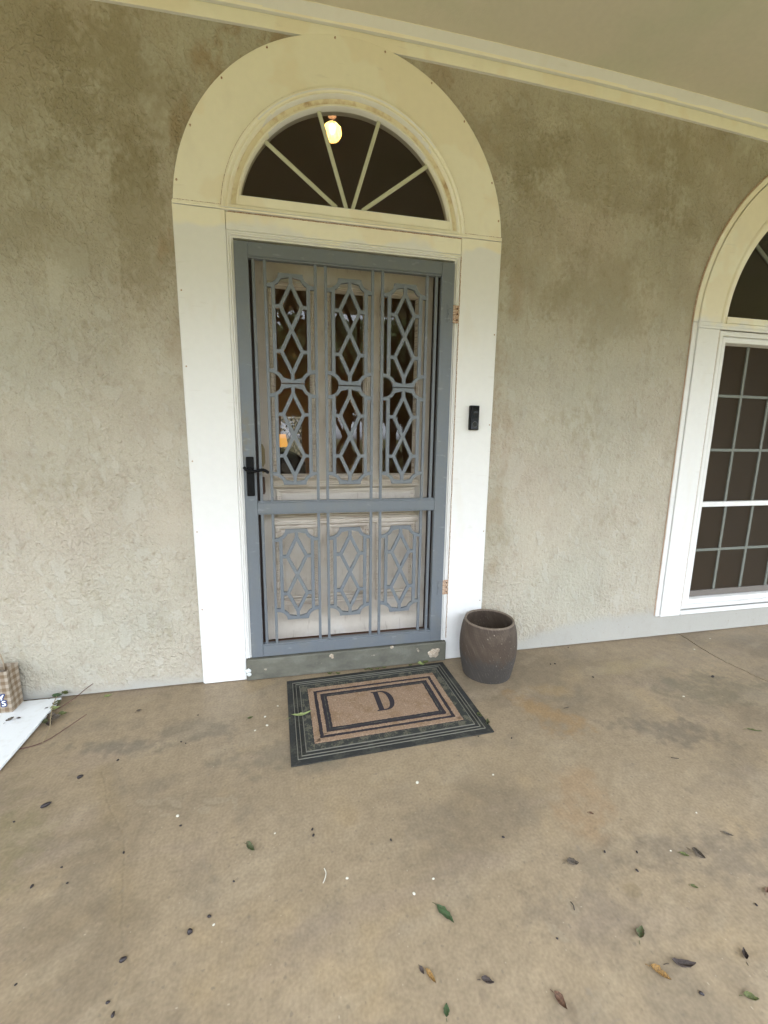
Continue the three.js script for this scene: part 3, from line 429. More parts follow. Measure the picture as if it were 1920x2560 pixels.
// ---------------------------------------------------------------- arched window to the right
{
  const cx = 3.105, cy = 2.0, Ro = 1.06, Ri = 0.872, t = thing('arched_window', 'white arched sash window with grey-green muntins set low in the stucco wall', 'window');
  const X = x => cx + x;
  for (const s of [-1, 1]) {
    part('casing_board', box(s < 0 ? X(-Ro + 0.034) : X(Ri), s < 0 ? X(-Ri) : X(Ro - 0.034), 0.147, 1.968, -0.0155, 0, 0.002), trimM, t);
    part('casing_bead', box(s < 0 ? X(-Ro) : X(Ro - 0.030), s < 0 ? X(-Ro + 0.030) : X(Ro), 0.150, 2.0, -0.0155, -0.006, 0.003), trimM, t);
    part('caulk_seam', box(s < 0 ? X(-Ro) - 0.005 : X(Ro) + 0.0005, s < 0 ? X(-Ro) - 0.0005 : X(Ro) + 0.005, 0.155, 2.0, -0.0155, -0.012), rustM, t);
    part('frame_seam', box(s < 0 ? X(-Ri) + 0.0004 : X(Ri) - 0.004, s < 0 ? X(-Ri) + 0.0048 : X(Ri) - 0.0004, 0.19, 1.965, -0.0155, -0.003), rustM, t);
  }
  part('band', box(X(-Ro + 0.03), X(Ro - 0.03), 1.969, 1.982, -0.0155, 0.004, 0.002), trimM, t);
  part('band', box(X(-Ro + 0.03), X(Ro - 0.03), 1.983, 2.004, -0.0155, 0.001, 0.002), trimM, t);
  part('arch_casing', extrude(poly([...arcPath(cx, cy, Ro - 0.034, 0.005, Math.PI - 0.005, 80), ...arcPath(cx, cy, Ri, Math.PI - 0.005, 0.005, 80)]), -0.0155, 0, 0.0015), trimM, t);
  part('arch_bead', extrude(poly([...arcPath(cx, cy, Ro, 0.003, Math.PI - 0.003, 80), ...arcPath(cx, cy, Ro - 0.030, Math.PI - 0.003, 0.003, 80)]), -0.0155, -0.006, 0.0015), trimM, t);
  part('arch_seam', extrude(poly([...arcPath(cx, cy, Ro + 0.007, 0.003, Math.PI - 0.003, 80), ...arcPath(cx, cy, Ro + 0.0005, Math.PI - 0.003, 0.003, 80)]), -0.0155, -0.011), rustM, t);
  part('arch_frame', sweep(arcPath(cx, cy, Ri - 0.004, 0.006, Math.PI - 0.006, 80), [[0, -0.08], [0, -0.006], [0.010, -0.002], [0.016, -0.002], [0.020, -0.012], [0.056, -0.018], [0.062, -0.05], [0.062, -0.08]], false, 0.6), trimM, t);
  part('fan_rail', sweep([[X(-0.815), 2.006], [X(0.815), 2.006]], [[0, -0.08], [0, -0.012], [0.006, -0.008], [0.040, -0.010], [0.046, -0.05], [0.046, -0.08]]), trimM, t);
  part('fan_pane', new THREE.ShapeGeometry(poly(arcPath(cx, cy, 0.82, 0.055, Math.PI - 0.055, 48))).translate(0, 0, -0.0615), paneM, t);
  for (const d of [36, 72, 108, 144]) part('muntin', sweep([[cx + Math.cos(d * D2R) * 0.08, 2.02 + Math.sin(d * D2R) * 0.08], [cx + Math.cos(d * D2R) * 0.79, 2.02 + Math.sin(d * D2R) * 0.79]], [[-0.010, -0.061], [-0.010, -0.053], [0.010, -0.053], [0.010, -0.061]]), muntinM, t);
  // lower sashes
  part('window_frame', sweep(rectPath(X(-Ri + 0.005), X(Ri - 0.005), 0.186, 1.964), [[0, -0.08], [0, -0.008], [0.008, -0.003], [0.028, -0.003], [0.031, -0.020], [0.036, -0.020], [0.038, -0.010], [0.064, -0.012], [0.070, -0.05], [0.070, -0.08]], true), trimM, t);
  part('sill', box(X(-Ri + 0.002), X(Ri - 0.002), 0.150, 0.178, -0.0155, 0.004, 0.004), trimM, t);
  part('meeting_rail', box(X(-0.797), X(0.797), 0.882, 0.914, -0.055, -0.02, 0.003), trimM, t);
  part('sash_rail', box(X(-0.799), X(0.799), 0.258, 0.300, -0.0485, -0.034, 0.003), mat(0.15, 0.13, 0.11, 0.7), t);
  part('upper_pane', sheet(X(-0.80), X(0.80), 0.914, 1.90, -0.062), screenM, t);
  part('lower_pane', sheet(X(-0.80), X(0.80), 0.25, 0.884, -0.050), screenM, t);
  for (let k = 1; k < 7; k++) { const x = X(-0.797 + k * 1.594 / 7); part('muntin', box(x - 0.009, x + 0.009, 0.9145, 1.894, -0.0605, -0.053), muntinM, t); part('muntin', box(x - 0.009, x + 0.009, 0.3003, 0.8815, -0.049, -0.042), muntinM, t); }
  for (const y of [1.590, 1.250]) for (let k = 0; k < 7; k++) { const a = X(-0.797 + k * 1.594 / 7) + 0.0092, b = X(-0.797 + (k + 1) * 1.594 / 7) - 0.0092; part('muntin', box(a, b, y - 0.009, y + 0.009, -0.060, -0.0535), muntinM, t); }
  for (let k = 0; k < 7; k++) { const a = X(-0.797 + k * 1.594 / 7) + 0.0092, b = X(-0.797 + (k + 1) * 1.594 / 7) - 0.0092; part('muntin', box(a, b, 0.575, 0.593, -0.0485, -0.0425), muntinM, t); }
}

// ---------------------------------------------------------------- inside the house
{
  const wm = mat(0.24, 0.20, 0.14, 0.9), fm = mat(0.10, 0.06, 0.035, 0.4);
  structure('interior_floor', box(-3, 6, 0.0, 0.12, -6.2, -0.24), fm);
  structure('interior_ceiling', box(-3, 6, 3.95, 4.05, -6.2, -0.24), wm);
  structure('interior_wall', box(-3.1, -3.0, 0, 4.05, -6.2, -0.24), wm); structure('interior_wall', box(6, 6.1, 0, 4.05, -6.2, -0.24), wm);
  const s = poly([[-3.1, 0], [6.1, 0], [6.1, 4.05], [-3.1, 4.05]]); s.holes.push(holeOf([[-0.46, 0.5], [-0.085, 0.5], [-0.085, 1.66], [-0.46, 1.66]]), holeOf([[0.07, 0.4], [0.13, 0.4], [0.13, 0.92], [0.07, 0.92]]));
  structure('interior_wall', extrude(s, -6.32, -6.2), wm);
  tag(part('added_back_wall', [box(-6, 6, -0.2, 2.6, -9.2, -9), box(-6, 6, 2.6, 2.68, -9.25, -8.95)], mat(0.16, 0.135, 0.10, 0.95)), 'added plain wall behind the house keeping the sky out of the back window', 'wall');  // added wall, blocks the bright sky behind the back window
  part('back_window', sheet(-0.47, -0.075, 0.49, 1.67, -6.26), paneM); tag(scene.children.at(-1), 'narrow back window of the house seen through the left lite of the door', 'window');
  const iron = []; for (let k = -4; k < 9; k++) for (const d of [1, -1]) { const x0 = -0.46, x1 = -0.085, pts = []; for (let q = 0; q <= 12; q++) { const x = lerp(x0, x1, q / 12), y = 0.55 + k * 0.125 + (d > 0 ? (x - x0) : (x1 - x)) * 1.5 + 0.018 * Math.sin(q * 1.5 + k); if (y > 0.5 && y < 1.66) pts.push([x, y, -6.17 + 0.006 * d]); } if (pts.length > 2) iron.push(tube(pts, 0.009, 20, 5)); }
  for (let k = 0; k < 5; k++) for (let q = 0; q < 3; q++) iron.push(new THREE.TorusGeometry(0.035, 0.008, 5, 16).translate(-0.40 + q * 0.128, 0.62 + k * 0.22, -6.15));
  tag(part('iron_grille', iron, mat(0.03, 0.025, 0.02, 0.6)), 'scrolled dark iron grille over the narrow back window', 'grille');
  // armchair seen from behind
  const am = mat(0.045, 0.028, 0.02, 0.7), c = thing('armchair', 'dark armchair with a rounded back seen through the door glass', 'armchair', [-0.52, 0.12, -4.0]);
  const back = new THREE.Shape(); back.moveTo(-0.42, 0.12); back.lineTo(0.42, 0.12); back.lineTo(0.42, 0.80); back.quadraticCurveTo(0.34, 0.98, 0, 1.04); back.quadraticCurveTo(-0.34, 0.98, -0.42, 0.80); back.closePath();
  part('backrest', extrude(back, 0, 0.16, 0.03), am, c); part('seat', box(-0.40, 0.40, 0.2, 0.46, -0.6, -0.005, 0.04), am, c);
  for (const q of [-1, 1]) part('arm', box(q < 0 ? -0.50 : 0.405, q < 0 ? -0.405 : 0.50, 0.12, 0.64, -0.6, 0.1, 0.04), am, c);
  for (const [x, z] of [[-0.38, -0.55], [0.38, -0.55], [-0.38, 0.1], [0.38, 0.1]]) part('leg', new THREE.CylinderGeometry(0.025, 0.018, 0.13, 10).translate(x, 0.065, z), am, c);
  const st = thing('side_table', 'small dark side table carrying the lit lamp', 'table', [-0.47, 0.12, -4.75]);
  part('top', new THREE.CylinderGeometry(0.24, 0.24, 0.03, 32).translate(0, 0.66, 0), am, st); part('stem', new THREE.CylinderGeometry(0.03, 0.04, 0.62, 16).translate(0, 0.335, 0), am, st); part('foot', new THREE.CylinderGeometry(0.16, 0.18, 0.03, 24).translate(0, 0.015, 0), am, st);
  const la = thing('table_lamp', 'table lamp with glowing amber shade seen through the door glass', 'lamp', [-0.47, 0.795, -4.75]);
  part('base', new THREE.LatheGeometry([[0.001, 0], [0.07, 0], [0.07, 0.02], [0.03, 0.04], [0.05, 0.14], [0.045, 0.2], [0.012, 0.26], [0.012, 0.42]].map(p => new THREE.Vector2(...p)), 24), mat(0.1, 0.06, 0.03, 0.4), la, false);
  part('shade', new THREE.LatheGeometry([[0.135, 0.335], [0.133, 0.336], [0.104, 0.528], [0.106, 0.529]].map(p => new THREE.Vector2(...p)), 32), new THREE.MeshStandardMaterial({ color: lin(0.6, 0.4, 0.15), emissive: lin(1, 0.47, 0.085), emissiveIntensity: 0.15, roughness: 0.9, side: THREE.DoubleSide }), la, false);
  const lp = new THREE.PointLight(0xffc080, 0.22, 0, 2); lp.position.set(0, 0.44, 0); lp.castShadow = true; la.add(lp);
  const pd = thing('pendant_lamp', 'glowing ribbed glass pendant lamp hanging behind the fanlight', 'lamp', [-0.002, 3.168, -0.8]);
  const rib = new THREE.LatheGeometry([[0.001, -0.062], [0.02, -0.060], [0.042, -0.046], [0.056, -0.022], [0.060, 0.002], [0.054, 0.024], [0.036, 0.044], [0.020, 0.054], [0.018, 0.060]].map(p => new THREE.Vector2(...p)), 48), rp = rib.attributes.position;
  for (let i = 0; i < rp.count; i++) { const x = rp.getX(i), z = rp.getZ(i), a = Math.atan2(z, x), k = 1 + 0.06 * Math.cos(a * 12); rp.setX(i, x * k); rp.setZ(i, z * k); } rib.scale(0.95, 0.86, 0.95); rib.computeVertexNormals();
  part('globe', rib, new THREE.MeshPhysicalMaterial({ color: lin(0.95, 0.82, 0.5), emissive: lin(1, 0.82, 0.42), emissiveIntensity: 0.11, roughness: 0.3, transmission: 0.75, thickness: 0 }), pd, false);
  part('bulb', new THREE.SphereGeometry(0.020, 16, 12).scale(1, 1.6, 1).translate(0, 0.016, 0), new THREE.MeshStandardMaterial({ color: 0xffffff, emissive: lin(1, 0.9, 0.7), emissiveIntensity: 1.3 }), pd, false);
  part('cap', new THREE.CylinderGeometry(0.02, 0.026, 0.03, 20).translate(0, 0.098, 0), bronzeM, pd); part('chain', new THREE.CylinderGeometry(0.004, 0.004, 0.668, 8).translate(0, 0.447, 0), bronzeM, pd);
  const pl = new THREE.PointLight(0xffd9a0, 0.07, 0, 2); pl.position.set(0, 0.016, 0); pl.castShadow = true; pd.add(pl);
}

// ---------------------------------------------------------------- planter
{
  const t = thing('planter_pot', 'barrel-shaped brown and charcoal clay planter pot, empty, beside the door casing', 'planter', [0.754, 0, 0.167]);
  const prof = [[0.001, 0.001], [0.120, 0.001], [0.132, 0.006], [0.139, 0.03], [0.147, 0.07], [0.154, 0.115], [0.1575, 0.165], [0.1565, 0.205], [0.152, 0.25], [0.145, 0.285], [0.137, 0.312], [0.1345, 0.319], [0.131, 0.3215], [0.127, 0.3205], [0.1235, 0.316], [0.128, 0.29], [0.138, 0.24], [0.141, 0.165], [0.134, 0.09], [0.124, 0.05], [0.001, 0.045]];
  const sp = new THREE.SplineCurve(prof.slice(0, 15).map(p => new THREE.Vector2(...p))), pts = [...sp.getPoints(90), ...new THREE.SplineCurve(prof.slice(14).map(p => new THREE.Vector2(...p))).getPoints(40).slice(1)];
  const g = new THREE.LatheGeometry(pts, 96), p = g.attributes.position, uv = g.attributes.uv;
  for (let i = 0; i < p.count; i++) { const x = p.getX(i), y = p.getY(i), z = p.getZ(i), a = Math.atan2(z, x), k = 1 + 0.006 * gn(Math.cos(a) * 2 + y * 9, Math.sin(a) * 2 + 4); p.setX(i, x * k); p.setZ(i, z * k); uv.setXY(i, i / p.count, y / 0.33); }
  const seg = pts.length; for (let i = 0; i < p.count; i++) uv.setX(i, Math.floor(i / seg) / 96);
  g.computeVertexNormals();
  const hh = new Float32Array(1024 * 512);
  const m = new THREE.MeshStandardMaterial({ roughness: 0.78, bumpScale: 0.0025 });
  m.map = tex(1024, 512, (i, j, o) => { const u = i / 1023 * 2 * Math.PI, Y = j / 511 * 0.33, cx = Math.cos(u), cz = Math.sin(u), n = fbm(cx * 2.2 + Y * 12, cz * 2.2 + 5, 4), f = fbm(cx * 22 + Y * 60, cz * 22 + Y * 45, 3), r = gn(4 + 0.3 * cx, Y * 160);
    o[0] = 0.052; o[1] = 0.034; o[2] = 0.021; mix(o, [0.070, 0.049, 0.032], sst(-0.1, 0.4, n)); 
    const lowTone = sst(-0.03, 0.03, 0.135 + 0.06 * n + 0.05 * f - Y); mix(o, [0.036, 0.033, 0.029], lowTone * 0.75);                     // lower body darker and greyer, up to an uneven line
    mix(o, [0.15, 0.13, 0.11], sst(0.25, 0.5, f) * 0.4); mix(o, [0.2, 0.155, 0.115], sst(0.311, 0.316, Y + 0.002 * f) * 0.6);
    const s = gn(cx * 16 + Y * 80, cz * 16 + 70 + Y * 30); if (s > 0.84) mix(o, [0.4, 0.36, 0.3], 0.7);
    const k = 1 + 0.18 * f + 0.05 * r; o[0] *= k; o[1] *= k; o[2] *= k; hh[j * 1024 + i] = 0.5 + 0.25 * f + 0.2 * n + 0.12 * r; });
  m.bumpMap = tex(1024, 512, (i, j, o) => { o[0] = hh[j * 1024 + i]; }, false);
  part('pot', g, m, t, false);
}

// ---------------------------------------------------------------- door mat with the letter D
{
  const t = thing('door_mat', 'rubber-bordered tan door mat with a black letter D', 'door mat', [0.1033, 0.0005, 0.3556], 0.0345);
  const lay = g => g.rotateX(-Math.PI / 2), hx = 0.4485, hz = 0.310;
  const rub = new THREE.MeshStandardMaterial({ roughness: 0.95, bumpScale: 0.0012 });
  rub.map = place(tex(1024, 1024, (i, j, o) => { const X = i / 1024 * 1.0, Y = j / 1024 * 1.0, n = fbm(X * 9, Y * 9, 4), f = fbm(X * 90, Y * 90, 3); o[0] = 0.018; o[1] = 0.018; o[2] = 0.015; mix(o, [0.062, 0.060, 0.045], sst(-0.05, 0.4, n + 0.35 * f) * 0.55); mix(o, [0.018, 0.020, 0.020], sst(0.1, 0.4, -n) * 0.6); const k = 1 + 0.3 * f; o[0] *= k; o[1] *= k; o[2] *= k; }), -0.5, -0.5, 1, 1);
  rub.bumpMap = place(tex(512, 512, (i, j, o) => { o[0] = 0.5 + 0.5 * fbm(i / 3, j / 3, 3); }, false), 0, 0, 0.5, 0.5);
  const dust = new THREE.MeshStandardMaterial({ map: place(tex(1024, 1024, (i, j, o) => { const X = i / 1024, Y = j / 1024, n = fbm(X * 26, Y * 26, 4), f = fbm(X * 130, Y * 130, 2); o[0] = 0.024; o[1] = 0.026; o[2] = 0.021; mix(o, [0.15, 0.135, 0.092], sst(-0.1, 0.35, n + 0.7 * f) * 0.55); }), -0.5, -0.5, 1, 1), roughness: 0.95 });
  const ridge = mat(0.13, 0.122, 0.095, 0.85);
  const pileMap = place(tex(1024, 1024, (i, j, o) => { const X = i / 1024, Y = j / 1024, n = fbm(X * 14, Y * 14, 4), f = fbm(X * 150, Y * 150, 3), h = fbm(X * 45 + 9, Y * 45, 3); o[0] = 0.272; o[1] = 0.180; o[2] = 0.114; mix(o, [0.215, 0.132, 0.068], sst(-0.05, 0.4, n) * 0.7); mix(o, [0.35, 0.255, 0.175], sst(0.1, 0.45, h) * 0.5); const k = 1 + 0.55 * f; o[0] *= k; o[1] *= k; o[2] *= k; if (gn(X * 260, Y * 260 + 9) > 0.86) mix(o, [0.10, 0.08, 0.06], 0.6); }), -0.5, -0.5, 1, 1);
  const pileBump = place(tex(1024, 1024, (i, j, o) => { o[0] = 0.5 + 0.6 * fbm(i / 2.6, j / 2.6, 3); }, false), -0.5, -0.5, 1, 1);
  const pile = new THREE.MeshStandardMaterial({ map: pileMap, bumpMap: pileBump, bumpScale: 0.004, roughness: 1 });
  const ink = new THREE.MeshStandardMaterial({ color: lin(0.022, 0.016, 0.020), bumpMap: pileBump, bumpScale: 0.003, roughness: 1 });
  part('rubber_base', lay(box(-hx, hx, -hz, hz, 0, 0.0055, 0.0015)), rub, t);
  part('inner_ground', lay(box(-hx + 0.1015, hx - 0.1015, -hz + 0.1015, hz - 0.1015, 0.0052, 0.0085)), ink, t);
  const ring = (name, a, b, z0, z1, m, amp = 0) => part(name, lay(sweep(amp ? jitterRect(-hx + a, hx - a, -hz + a, hz - a, 0.006, amp) : rectPath(-hx + a, hx - a, -hz + a, hz - a), [[0, z0], [0, z1 - 0.001], [0.0012, z1], [b - a - 0.0012, z1], [b - a, z1 - 0.001], [b - a, z0]], true)), m, t);
  ring('rubber_ridge', 0.028, 0.0315, 0.005, 0.0085, ridge); ring('rubber_ridge', 0.0445, 0.0475, 0.005, 0.009, ridge); ring('rubber_ridge', 0.0635, 0.067, 0.005, 0.0095, ridge);
  part('dusty_slope', lay(sweep(rectPath(-hx + 0.0675, hx - 0.0675, -hz + 0.0675, hz - 0.0675), [[0, 0.005], [0, 0.0088], [0.018, 0.0082], [0.036, 0.0079], [0.036, 0.005]], true)), dust, t);
  ring('pile_ring', 0.1035, 0.130, 0.0084, 0.0105, pile, 0.0014); ring('pile_ring', 0.1465, 0.1625, 0.0084, 0.0102, pile, 0.0014); ring('pile_ring', 0.1785, 0.183, 0.0084, 0.0095, dust, 0.0008);
  const c = jitterRect(-hx + 0.193, hx - 0.193, -hz + 0.193, hz - 0.193, 0.006, 0.0014); part('pile_field', lay(extrude(poly(c), 0.0084, 0.0102)), pile, t);
  // letter: thick stem, thin serifs, bowl that swells to the right
  const d = new THREE.Shape(); d.moveTo(-0.047, 0.070); d.lineTo(-0.004, 0.070); d.bezierCurveTo(0.030, 0.070, 0.050, 0.045, 0.050, 0.0); d.bezierCurveTo(0.050, -0.045, 0.030, -0.070, -0.006, -0.070); d.lineTo(-0.047, -0.070); d.lineTo(-0.047, -0.0655); d.lineTo(-0.037, -0.062); d.lineTo(-0.037, 0.062); d.lineTo(-0.047, 0.0655); d.closePath();
  const q = new THREE.Path(); q.moveTo(-0.013, 0.063); q.lineTo(-0.006, 0.063); q.bezierCurveTo(0.016, 0.062, 0.026, 0.040, 0.026, 0); q.bezierCurveTo(0.026, -0.040, 0.016, -0.062, -0.007, -0.063); q.lineTo(-0.013, -0.063); q.closePath(); d.holes.push(q);
  part('letter_d', lay(extrude(d, 0.0099, 0.0110)).scale(1.04, 1, 1.12).translate(0.016, 0, -0.022), ink, t);
}

// ---------------------------------------------------------------- white board, paper bag
{
  const b = thing('white_board', 'white melamine board lying on the porch floor against the wall', 'board', [-1.85, 0, 0.25]);
  const wm = new THREE.MeshStandardMaterial({ map: place(tex(256, 256, (i, j, o) => { const n = fbm(i / 20, j / 20, 4), f = fbm(i / 3, j / 3, 2); o[0] = 0.72; o[1] = 0.74; o[2] = 0.75; mix(o, [0.62, 0.62, 0.60], sst(0.1, 0.5, n) * 0.5); const k = 1 + 0.03 * f; o[0] *= k; o[1] *= k; o[2] *= k; }), 0, 0, 0.6, 0.6), roughness: 0.4 });
  part('panel', box(-0.55, 0.408, 0.008, 0.020, -0.235, 0.237, 0.002), wm, b);
  for (const [x, z] of [[0.385, -0.2], [0.385, 0.0], [0.385, 0.2], [-0.5, -0.2], [-0.5, 0.2]]) part('foot', new THREE.CylinderGeometry(0.012, 0.012, 0.0076, 14).translate(x, 0.0042, z), brownM, b);
  const t = thing('paper_bag', 'tan gingham paper gift bag with twisted handle standing on white board', 'bag', [-1.604, 0.0205, 0.058]);
  const draw = (w, hgt, letters) => { const cv = document.createElement('canvas'); cv.width = 256; cv.height = 256; const g = cv.getContext('2d'); g.fillStyle = '#857561'; g.fillRect(0, 0, 256, 256); const s = 0.0165; const nx = w / s, ny = hgt / s;
    for (let i = 0; i < nx; i++) for (let j = 0; j < ny; j++) { const a = i % 2, c = j % 2; g.fillStyle = a && c ? '#6f5b44' : (a || c ? '#857561' : '#9c9080'); g.fillRect(i / nx * 256, j / ny * 256, 256 / nx + 1, 256 / ny + 1); }
    if (letters) { g.textAlign = 'right'; g.lineJoin = 'round'; for (const [c, px, x, y] of letters) { g.font = `bold ${px}px sans-serif`; g.lineWidth = 14; g.strokeStyle = '#26305a'; g.strokeText(c, x, y); g.fillStyle = '#eef0f4'; g.fillText(c, x, y); } }
    const tx = new THREE.CanvasTexture(cv); tx.colorSpace = THREE.SRGBColorSpace; return new THREE.MeshStandardMaterial({ map: tx, roughness: 0.8 }); };
  const W = 0.21, Dp = 0.083, Hh = 0.205;
  const face = (w, h, m, name) => { const g = new THREE.BoxGeometry(w, h, 0.0012, 8, 8, 1); return [g, m, name]; };
  const crease = (g, ax, amt) => { const p = g.attributes.position; for (let i = 0; i < p.count; i++) p.setZ(i, p.getZ(i) - amt * Math.max(0, 1 - Math.abs(p.getX(i)) / (ax / 2)) * sst(-0.1, 0.1, p.getY(i)) + 0.0012 * gn(p.getX(i) * 30, p.getY(i) * 30)); g.computeVertexNormals(); return g; };
  part('front_panel', new THREE.BoxGeometry(W, Hh, 0.0012, 6, 6, 1).translate(-W / 2, Hh / 2, Dp / 2), draw(W, Hh, [['Y', 50, 226, 178], ['S', 46, 232, 214]]), t, false);
  part('back_panel', new THREE.BoxGeometry(W, Hh, 0.0012).translate(-W / 2, Hh / 2, -Dp / 2), draw(W, Hh), t, false);
  for (const s of [0, -W]) part('side_panel', crease(new THREE.BoxGeometry(Dp - 0.002, Hh, 0.0012, 12, 10, 1), Dp, s ? -0.012 : 0.012).rotateY(Math.PI / 2).translate(s, Hh / 2, 0), draw(Dp, Hh), t, false);
  part('bottom_panel', box(-W + 0.001, -0.001, 0.0005, 0.002, -Dp / 2 + 0.001, Dp / 2 - 0.001), mat(0.4, 0.3, 0.2, 0.9), t);
  const tw = mat(0.36, 0.28, 0.19, 0.9); for (const z of [Dp / 2 - 0.003, -Dp / 2 + 0.003]) part('handle', tube([[-0.155, Hh - 0.03, z], [-0.152, Hh + 0.02, z], [-0.138, Hh + 0.062, z], [-0.105, Hh + 0.078, z], [-0.072, Hh + 0.062, z], [-0.058, Hh + 0.02, z], [-0.055, Hh - 0.03, z]], 0.0028, 40, 7), tw, t);
  part('tissue', (() => { const g = new THREE.IcosahedronGeometry(0.035, 3), p = g.attributes.position; for (let i = 0; i < p.count; i++) { const k = 1 + 0.5 * fbm(p.getX(i) * 50, p.getY(i) * 50 + p.getZ(i) * 40, 3); p.setXYZ(i, p.getX(i) * k * 1.5, p.getY(i) * k, p.getZ(i) * k * 0.8); } g.computeVertexNormals(); return g.translate(-0.09, Hh - 0.05, 0); })(), mat(0.55, 0.55, 0.7, 0.9), t);
}

// ---------------------------------------------------------------- litter on the floor
function leafGeo(L, W, curl, fold, twist = 0, point = 1, rag = 0.35) {
  const nu = 10, nv = 4, pos = [], idx = [];
  for (let i = 0; i <= nu; i++) for (let j = -nv; j <= nv; j++) { const u = i / nu, v = j / nv, w = W * 0.5 * Math.pow(Math.sin(Math.PI * Math.pow(u, 0.8)), point) * (1 + rag * gn(u * 7 + L * 900, Math.sign(v) * 3 + W * 700)) + 0.0006; const th = curl * (u - 0.5); const x = curl ? Math.sin(th) * L / curl : (u - 0.5) * L; let y = curl ? (1 - Math.cos(th)) * L / Math.abs(curl) * Math.sign(1) : 0; const z = w * v * Math.cos(fold * Math.abs(v)); y += w * Math.abs(v) * Math.sin(fold * Math.abs(v)) + twist * v * w * (u - 0.5) + rag * 0.012 * (0.5 + 0.5 * gn(u * 5 + L * 300, v * 2.2 + 9)) * Math.min(1, L / 0.04); pos.push(x, y, z); }
  for (let i = 0; i < nu; i++) for (let j = 0; j < 2 * nv; j++) { const a = i * (2 * nv + 1) + j, b = a + 2 * nv + 1; idx.push(a, b, a + 1, b, b + 1, a + 1); }
  const st = new THREE.TubeGeometry(new THREE.CatmullRomCurve3([new THREE.Vector3(-L * 0.5, 0.0008, 0), new THREE.Vector3(-L * 0.62, 0.0008, L * 0.02), new THREE.Vector3(-L * 0.72, 0.0008, L * 0.06)]), 5, 0.0007, 5);
  let g = new THREE.BufferGeometry(); g.setAttribute('position', new THREE.Float32BufferAttribute(pos, 3)); g.setIndex(idx); g.computeVertexNormals();
  g = g.toNonIndexed(); const s = st.toNonIndexed(); s.deleteAttribute('uv'); g = mergeGeometries([g, s]); g.computeBoundingBox(); g.translate(0, -g.boundingBox.min.y, 0); return g;
}
const leafTex = (a, b) => new THREE.MeshStandardMaterial({ map: place(tex(64, 64, (i, j, o) => { const n = fbm(i / 8 + a[0] * 90, j / 8, 4); o[0] = a[0]; o[1] = a[1]; o[2] = a[2]; mix(o, b, sst(-0.15, 0.3, n)); }), 0, 0, 0.03, 0.03), roughness: 0.75, side: THREE.DoubleSide });
const LM = { green: leafTex([0.035, 0.075, 0.022], [0.045, 0.055, 0.022]), pale: leafTex([0.22, 0.26, 0.09], [0.16, 0.18, 0.07]), olive: leafTex([0.10, 0.11, 0.03], [0.05, 0.06, 0.02]), grey: leafTex([0.11, 0.085, 0.06], [0.05, 0.04, 0.028]), dark: leafTex([0.06, 0.042, 0.035], [0.035, 0.026, 0.02]), orange: leafTex([0.28, 0.155, 0.04], [0.13, 0.075, 0.03]), rust: leafTex([0.13, 0.065, 0.035], [0.065, 0.035, 0.02]), mixed: leafTex([0.06, 0.09, 0.03], [0.10, 0.065, 0.04]) };
function leaf(x, z, L, W, turn, m, label, curl = 1.2, fold = 0.5, y = 0.0006, group) {
  const o = part('fallen_leaf', leafGeo(L, W, curl, fold, rr(-0.6, 0.6)), LM[m], scene, true); o.position.set(x, y, z); o.rotation.y = turn; return tag(o, label, 'leaf', group);
}
leaf(-0.462, 1.003, 0.050, 0.022, -0.9, 'mixed', 'half-green curled leaf with a brown edge on the bare concrete', 1.6, 0.8);
leaf(0.084, 1.311, 0.062, 0.022, -1.05, 'green', 'glossy dark green pointed leaf lying flat on concrete', 0.3, 0.3);
leaf(0.523, 1.258, 0.042, 0.028, -0.4, 'grey', 'crumpled grey-brown leaf by itself on the concrete', 1.8, 1.0);
leaf(0.706, 1.109, 0.018, 0.011, -0.7, 'rust', 'tiny reddish leaf scrap on the orange-stained concrete', 1.0, 0.6);
leaf(0.897, 1.303, 0.026, 0.013, -0.7, 'olive', 'small olive leaf next to a crumpled grey leaf', 0.6, 0.4);
leaf(0.937, 1.315, 0.046, 0.030, -1.3, 'grey', 'crumpled grey leaf next to a small olive leaf', 2.0, 1.1);
leaf(0.582, 1.463, 0.040, 0.022, 0.7, 'mixed', 'brown and green spotted leaf on the concrete slab', 1.4, 0.7);
leaf(0.632, 1.546, 0.066, 0.026, -0.35, 'dark', 'large dark brown curled leaf beside an orange leaf', 1.9, 0.9);
leaf(0.562, 1.548, 0.046, 0.022, -0.95, 'orange', 'bright orange leaf beside a large dark curled leaf', 0.9, 0.7);
leaf(0.809, 1.56, 0.032, 0.018, 0.9, 'dark', 'dark shrivelled leaf near the slab edge', 1.6, 1.0);
leaf(0.0, 1.437, 0.036, 0.012, -1.15, 'orange', 'narrow orange-brown leaf beside a dark leaf scrap', 0.8, 0.5);
leaf(-0.018, 1.42, 0.02, 0.01, -1.3, 'dark', 'dark leaf scrap beside a narrow orange-brown leaf', 1.1, 0.5);
leaf(0.132, 1.475, 0.034, 0.018, -0.5, 'dark', 'slate-dark curled leaf next to a brown stain', 1.5, 0.9);
leaf(0.284, 1.545, 0.040, 0.022, -1.3, 'rust', 'brown leaf stuck to its own wet stain on concrete', 1.2, 0.7);
leaf(0.015, 1.504, 0.026, 0.014, 1.2, 'green', 'small bright green leaf tip on the concrete', 0.8, 0.5);
leaf(0.837, 1.392, 0.020, 0.010, -0.7, 'olive', 'slim dark olive leaf with a pale chip near it', 0.9, 0.5);
leaf(1.106, 1.273, 0.030, 0.009, -0.8, 'grey', 'narrow grey leaf blade on the concrete', 0.9, 0.5);
leaf(1.744, 0.875, 0.060, 0.012, -0.55, 'olive', 'split grassy blade lying on the right side slab stain', 0.5, 0.7);
leaf(1.04, 1.446, 0.03, 0.016, 0.3, 'rust', 'dark red leaf on the outer part of the porch floor', 1.2, 0.8);
